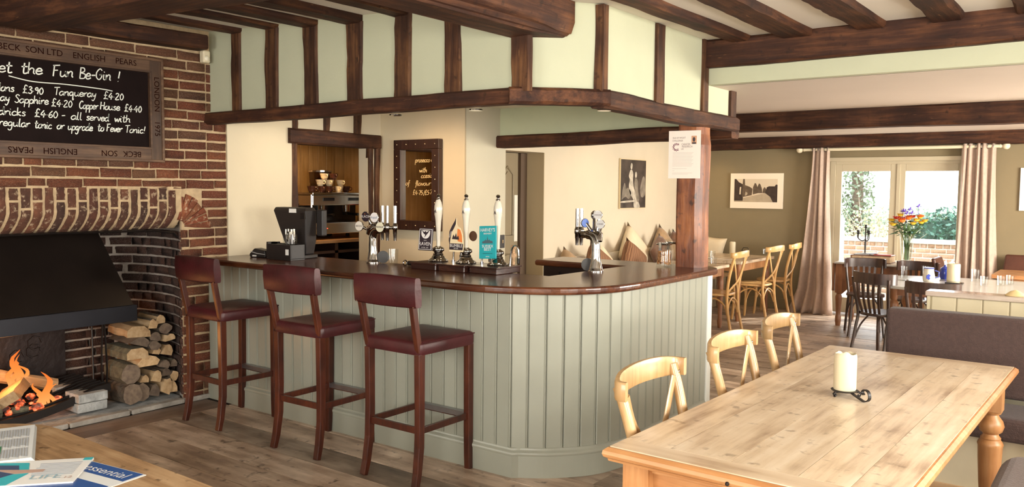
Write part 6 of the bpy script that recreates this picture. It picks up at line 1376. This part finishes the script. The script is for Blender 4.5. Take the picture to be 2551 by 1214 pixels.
NEWS = plain('newsprint', (.70,.71,.70), .8); NEWST = plain('news_text', (.42,.44,.47), .8); INKB = plain('ink_navy', (.05,.08,.16), .6); CYAN = plain('ink_cyan', (.05,.45,.50), .5); COVB = plain('cover_blue', (.03,.10,.32), .35); SKIN = plain('print_skin', (.50,.33,.26), .6); GRN = plain('ink_green', (.06,.22,.10), .6)
def Mx(o, u):  # flat frame on table: origin o, u axis direction
    u = Vector((u[0],u[1],0)).normalized(); v = Vector((-u.y,u.x,0)); return Matrix(((u.x,v.x,0,o[0]),(u.y,v.y,0,o[1]),(0,0,1,o[2]),(0,0,0,1)))
# folded newspaper: far right corner (-4.16,1.80); text runs away from the camera
M1 = Mx((-4.20,1.815,CZ), (.985,-.45))   # u: along right-hand edge towards camera, v: away to the right
np_ = thing('newspaper', 'folded broadsheet newspaper on the coffee table', 'newspaper')
for k in range(5): MB().prism([(0+.004*k,-.42),(.56-.003*k,-.42),(.56-.002*k,-.003*k),(0,-.002*k)], .003*k, .003*k+.0025, M1).build('sheet', NEWS, np_)
lay = .0156
def flat(parent, name, poly, mat, M, z): MB().prism(poly, z, z+.0004, M).build(name, mat, parent)
m = MB()
for c in range(3):
    for k in range(16): m.prism([(.06+c*.165,-.03-k*.011),(.20+c*.165-(k%3)*.01,-.03-k*.011),(.20+c*.165-(k%3)*.01,-.036-k*.011),(.06+c*.165,-.036-k*.011)], lay, lay+.0004, M1)
m.build('columns', NEWST, np_)
flat(np_, 'photo_block', [(.33,-.13),(.45,-.13),(.45,-.235),(.33,-.235)], GRN, M1, lay+.0005); flat(np_, 'photo_figure', [(.35,-.15),(.40,-.14),(.43,-.19),(.37,-.22)], INKB, M1, lay+.001)
textobj('Courier', .115, M1 @ Matrix.Translation((.29,-.30,lay+.001)), INKB, np_, 'masthead')
# magazines
M2 = Mx((-3.47,1.70,CZ), (.30,-.30))
M2 = Mx((-3.515,1.745,CZ), (.46,-.40))
mg = thing('magazine', 'pale magazine with a jogger on its cover lying on the coffee table', 'magazine')
for k in range(3): MB().prism([(0,-.44),(.30,-.44),(.30,.0),(0,0)], .003*k, .003*k+.0026, M2).build('sheet', WHITEP, mg)
lz = .0092
flat(mg, 'cover_block', [(.0,-.44),(.30,-.44),(.30,-.24),(.17,-.20),(.03,-.24)], CYAN, M2, lz); flat(mg, 'cover_figure', [(.03,-.43),(.28,-.43),(.22,-.30),(.15,-.24),(.06,-.27)], INKB, M2, lz+.0005); flat(mg, 'cover_arm', [(.10,-.36),(.17,-.25),(.16,-.15),(.13,-.15),(.12,-.25)], SKIN, M2, lz+.001); flat(mg, 'corner_tag', [(.0,-.035),(.035,-.035),(.035,.0),(.0,.0)], CYAN, M2, lz+.001)
textobj('LIFE', .07, M2 @ Matrix.Translation((.225,-.12,lz+.001)) @ Matrix.Rotation(PI/2,4,'Z'), plain('ink_pale_blue', (.30,.45,.52), .6), mg); textobj('12', .035, M2 @ Matrix.Translation((.245,-.035,lz+.001)) @ Matrix.Rotation(PI/2,4,'Z'), SKIN, mg)
m = MB()
for k in range(9): m.prism([(.05+.018*k,-.19+.004*(k%3)),(.06+.018*k,-.19+.004*(k%3)),(.06+.018*k,-.03),(.05+.018*k,-.03)], lz, lz+.0004, M2)
m.build('cover_text', NEWST, mg)
M3 = Mx((-3.155,1.775,CZ), (.05,-.34))
m3 = thing('magazine', 'blue covered magazine under the pale one on the coffee table', 'magazine')
for k in range(2): MB().prism([(0,-.40),(.36,-.40),(.36,0),(0,0)], .0012*k, .0012*k+.001, M3).build('sheet', WHITEP, m3)
flat(m3, 'cover', [(.004,-.40),(.356,-.40),(.356,-.012),(.004,-.012)], COVB, M3, .0024); flat(m3, 'cover_band', [(.10,-.40),(.16,-.40),(.16,-.012),(.10,-.012)], NEWS, M3, .0027)
textobj('essential', .075, M3 @ Matrix.Translation((.055,-.17,.0029)) @ Matrix.Rotation(PI/2,4,'Z'), WHITEP, m3, 'masthead')

# ================================================================== OUTSIDE THE FRENCH DOOR
GRAV = plain('patio_stone', (.66,.62,.55), .9, var=.2, vs=6)
gd = struct(MB().box(-14,10,11.62,14.95,-.25,-.05).build('ground', GRAV)); struct(MB().add([(-40,14.95,-.05),(30,14.95,-.05),(30,90,-.9),(-40,90,-.9),(-40,14.95,-1.5),(30,14.95,-1.5),(30,90,-1.5),(-40,90,-1.5)],[(0,1,2,3),(4,5,6,7),(0,1,5,4),(1,2,6,5),(2,3,7,6),(3,0,4,7)]).build('field', plain('field_grass', (.30,.36,.20), .95, var=.3, vs=2)))
gw = thing('garden_wall', 'low sunlit garden wall of orange bricks beyond the patio', 'wall')
MB().box(-7,2,14.535,14.76,-.05,.80).build('mortar_core', plain('garden_mortar', (.72,.66,.56), .95), gw); MB().box(-7,2,14.50,14.80,.80,.86).build('coping', plain('coping_stone', (.75,.72,.66), .9, var=.2), gw, bevel=.01)
for r in range(11):
    z = -.03+r*.076; x = -4.7 + (.11 if r%2 else 0)
    while x < -1.2:
        L = .11 if r == 10 else .225
        o = link('brick', BMS['o'][(r*7+int(x*31))%5], gw); o.location = (x+L/2, 14.535, z+.032); o.rotation_euler = (0,0,-PI/2); o.scale = (1, L-.014, .060); x += L
def foliage(n, c, s, seed, lw=(.03,.06), shape='ell'):
    m = MB(); rr = random.Random(seed)
    for i in range(n):
        while True:
            p = Vector((rr.uniform(-1,1),rr.uniform(-1,1),rr.uniform(-1,1)))
            if shape == 'box' or p.length < 1: break
        d = Vector((rr.uniform(-1,1),rr.uniform(-1,1),rr.uniform(-.6,1))).normalized(); u = d.cross(Vector((rr.uniform(-1,1),.3,rr.uniform(-1,1)))).normalized()
        q = Vector(c)+Vector((p.x*s[0],p.y*s[1],p.z*s[2])); L = rr.uniform(*lw)*2; w = L*.35
        m.add([q, q+d*L*.5+u*w, q+d*L, q+d*L*.5-u*w], [(0,1,2,3)])
    return m
LO = plain('hedge_leaf', (.10,.22,.16), .7, var=.5, vs=3, col2=(.05,.12,.10)); LI = plain('ivy_leaf', (.22,.30,.20), .7, var=.5, vs=4); LP = plain('shrub_leaf', (.52,.52,.36), .8, var=.3, vs=3)
hg = thing('garden_hedge', 'dense blue green hedge behind the right pane of the french door', 'hedge')
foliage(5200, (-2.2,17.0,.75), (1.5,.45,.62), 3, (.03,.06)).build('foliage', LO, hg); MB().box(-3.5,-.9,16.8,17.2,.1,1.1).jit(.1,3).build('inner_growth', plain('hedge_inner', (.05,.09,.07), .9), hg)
iv = thing('ivy_tree', 'ivy clad tree trunk behind the left pane of the french door', 'tree')
MB().tube([(-4.3,16.8,.0),(-4.27,16.8,1.5),(-4.33,16.8,3.2)], [.14,.11,.08], 9).build('trunk', BARK, iv, smooth=60); foliage(1500, (-4.3,16.8,1.5), (.34,.3,1.35), 5, (.03,.055)).build('ivy', LI, iv)
sh = thing('bare_shrub', 'pale bare branched shrub beside the ivy clad tree', 'shrub'); rs = random.Random(9); m = MB()
for k in range(34):
    a = rs.uniform(-.9,1.2); L = rs.uniform(.7,1.5); p = Vector((-3.75+rs.uniform(-.2,.2),15.7+rs.uniform(-.15,.15),-.07)); m.tube([p, p+Vector((math.sin(a)*L*.4,rs.uniform(-.1,.1),math.cos(a)*L*.55+.2)), p+Vector((math.sin(a)*L,rs.uniform(-.2,.2),math.cos(a)*L*.95+.37))], [.010,.006,.002], 5)
m.build('branches', plain('twig', (.42,.35,.26), .9), sh); foliage(900, (-3.6,15.7,.9), (.65,.3,.5), 6, (.02,.04)).build('leaves', LP, sh)
fe = thing('garden_post', 'slim pale blue post outside the left edge of the french door', 'post', (-3.62,13.4,-.05)); MB().box(-.03,.03,-.03,.03,0,1.25).build('shaft', plain('post_blue', (.40,.58,.66), .6), fe, bevel=.004); MB().box(-.06,.0,.04,.06,0,1.3).build('backing', WHITEP, fe)
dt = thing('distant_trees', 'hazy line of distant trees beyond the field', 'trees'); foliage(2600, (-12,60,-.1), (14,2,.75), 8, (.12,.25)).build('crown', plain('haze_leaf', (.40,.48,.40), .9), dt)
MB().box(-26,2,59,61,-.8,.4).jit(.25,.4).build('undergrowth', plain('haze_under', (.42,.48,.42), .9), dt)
wp = thing('white_flower_bush', 'pale flowering bush in front of the garden wall', 'shrub'); foliage(700, (-2.05,13.9,.30), (.38,.22,.32), 12, (.02,.04)).build('blossom', plain('blossom_white', (.80,.78,.70), .8), wp)
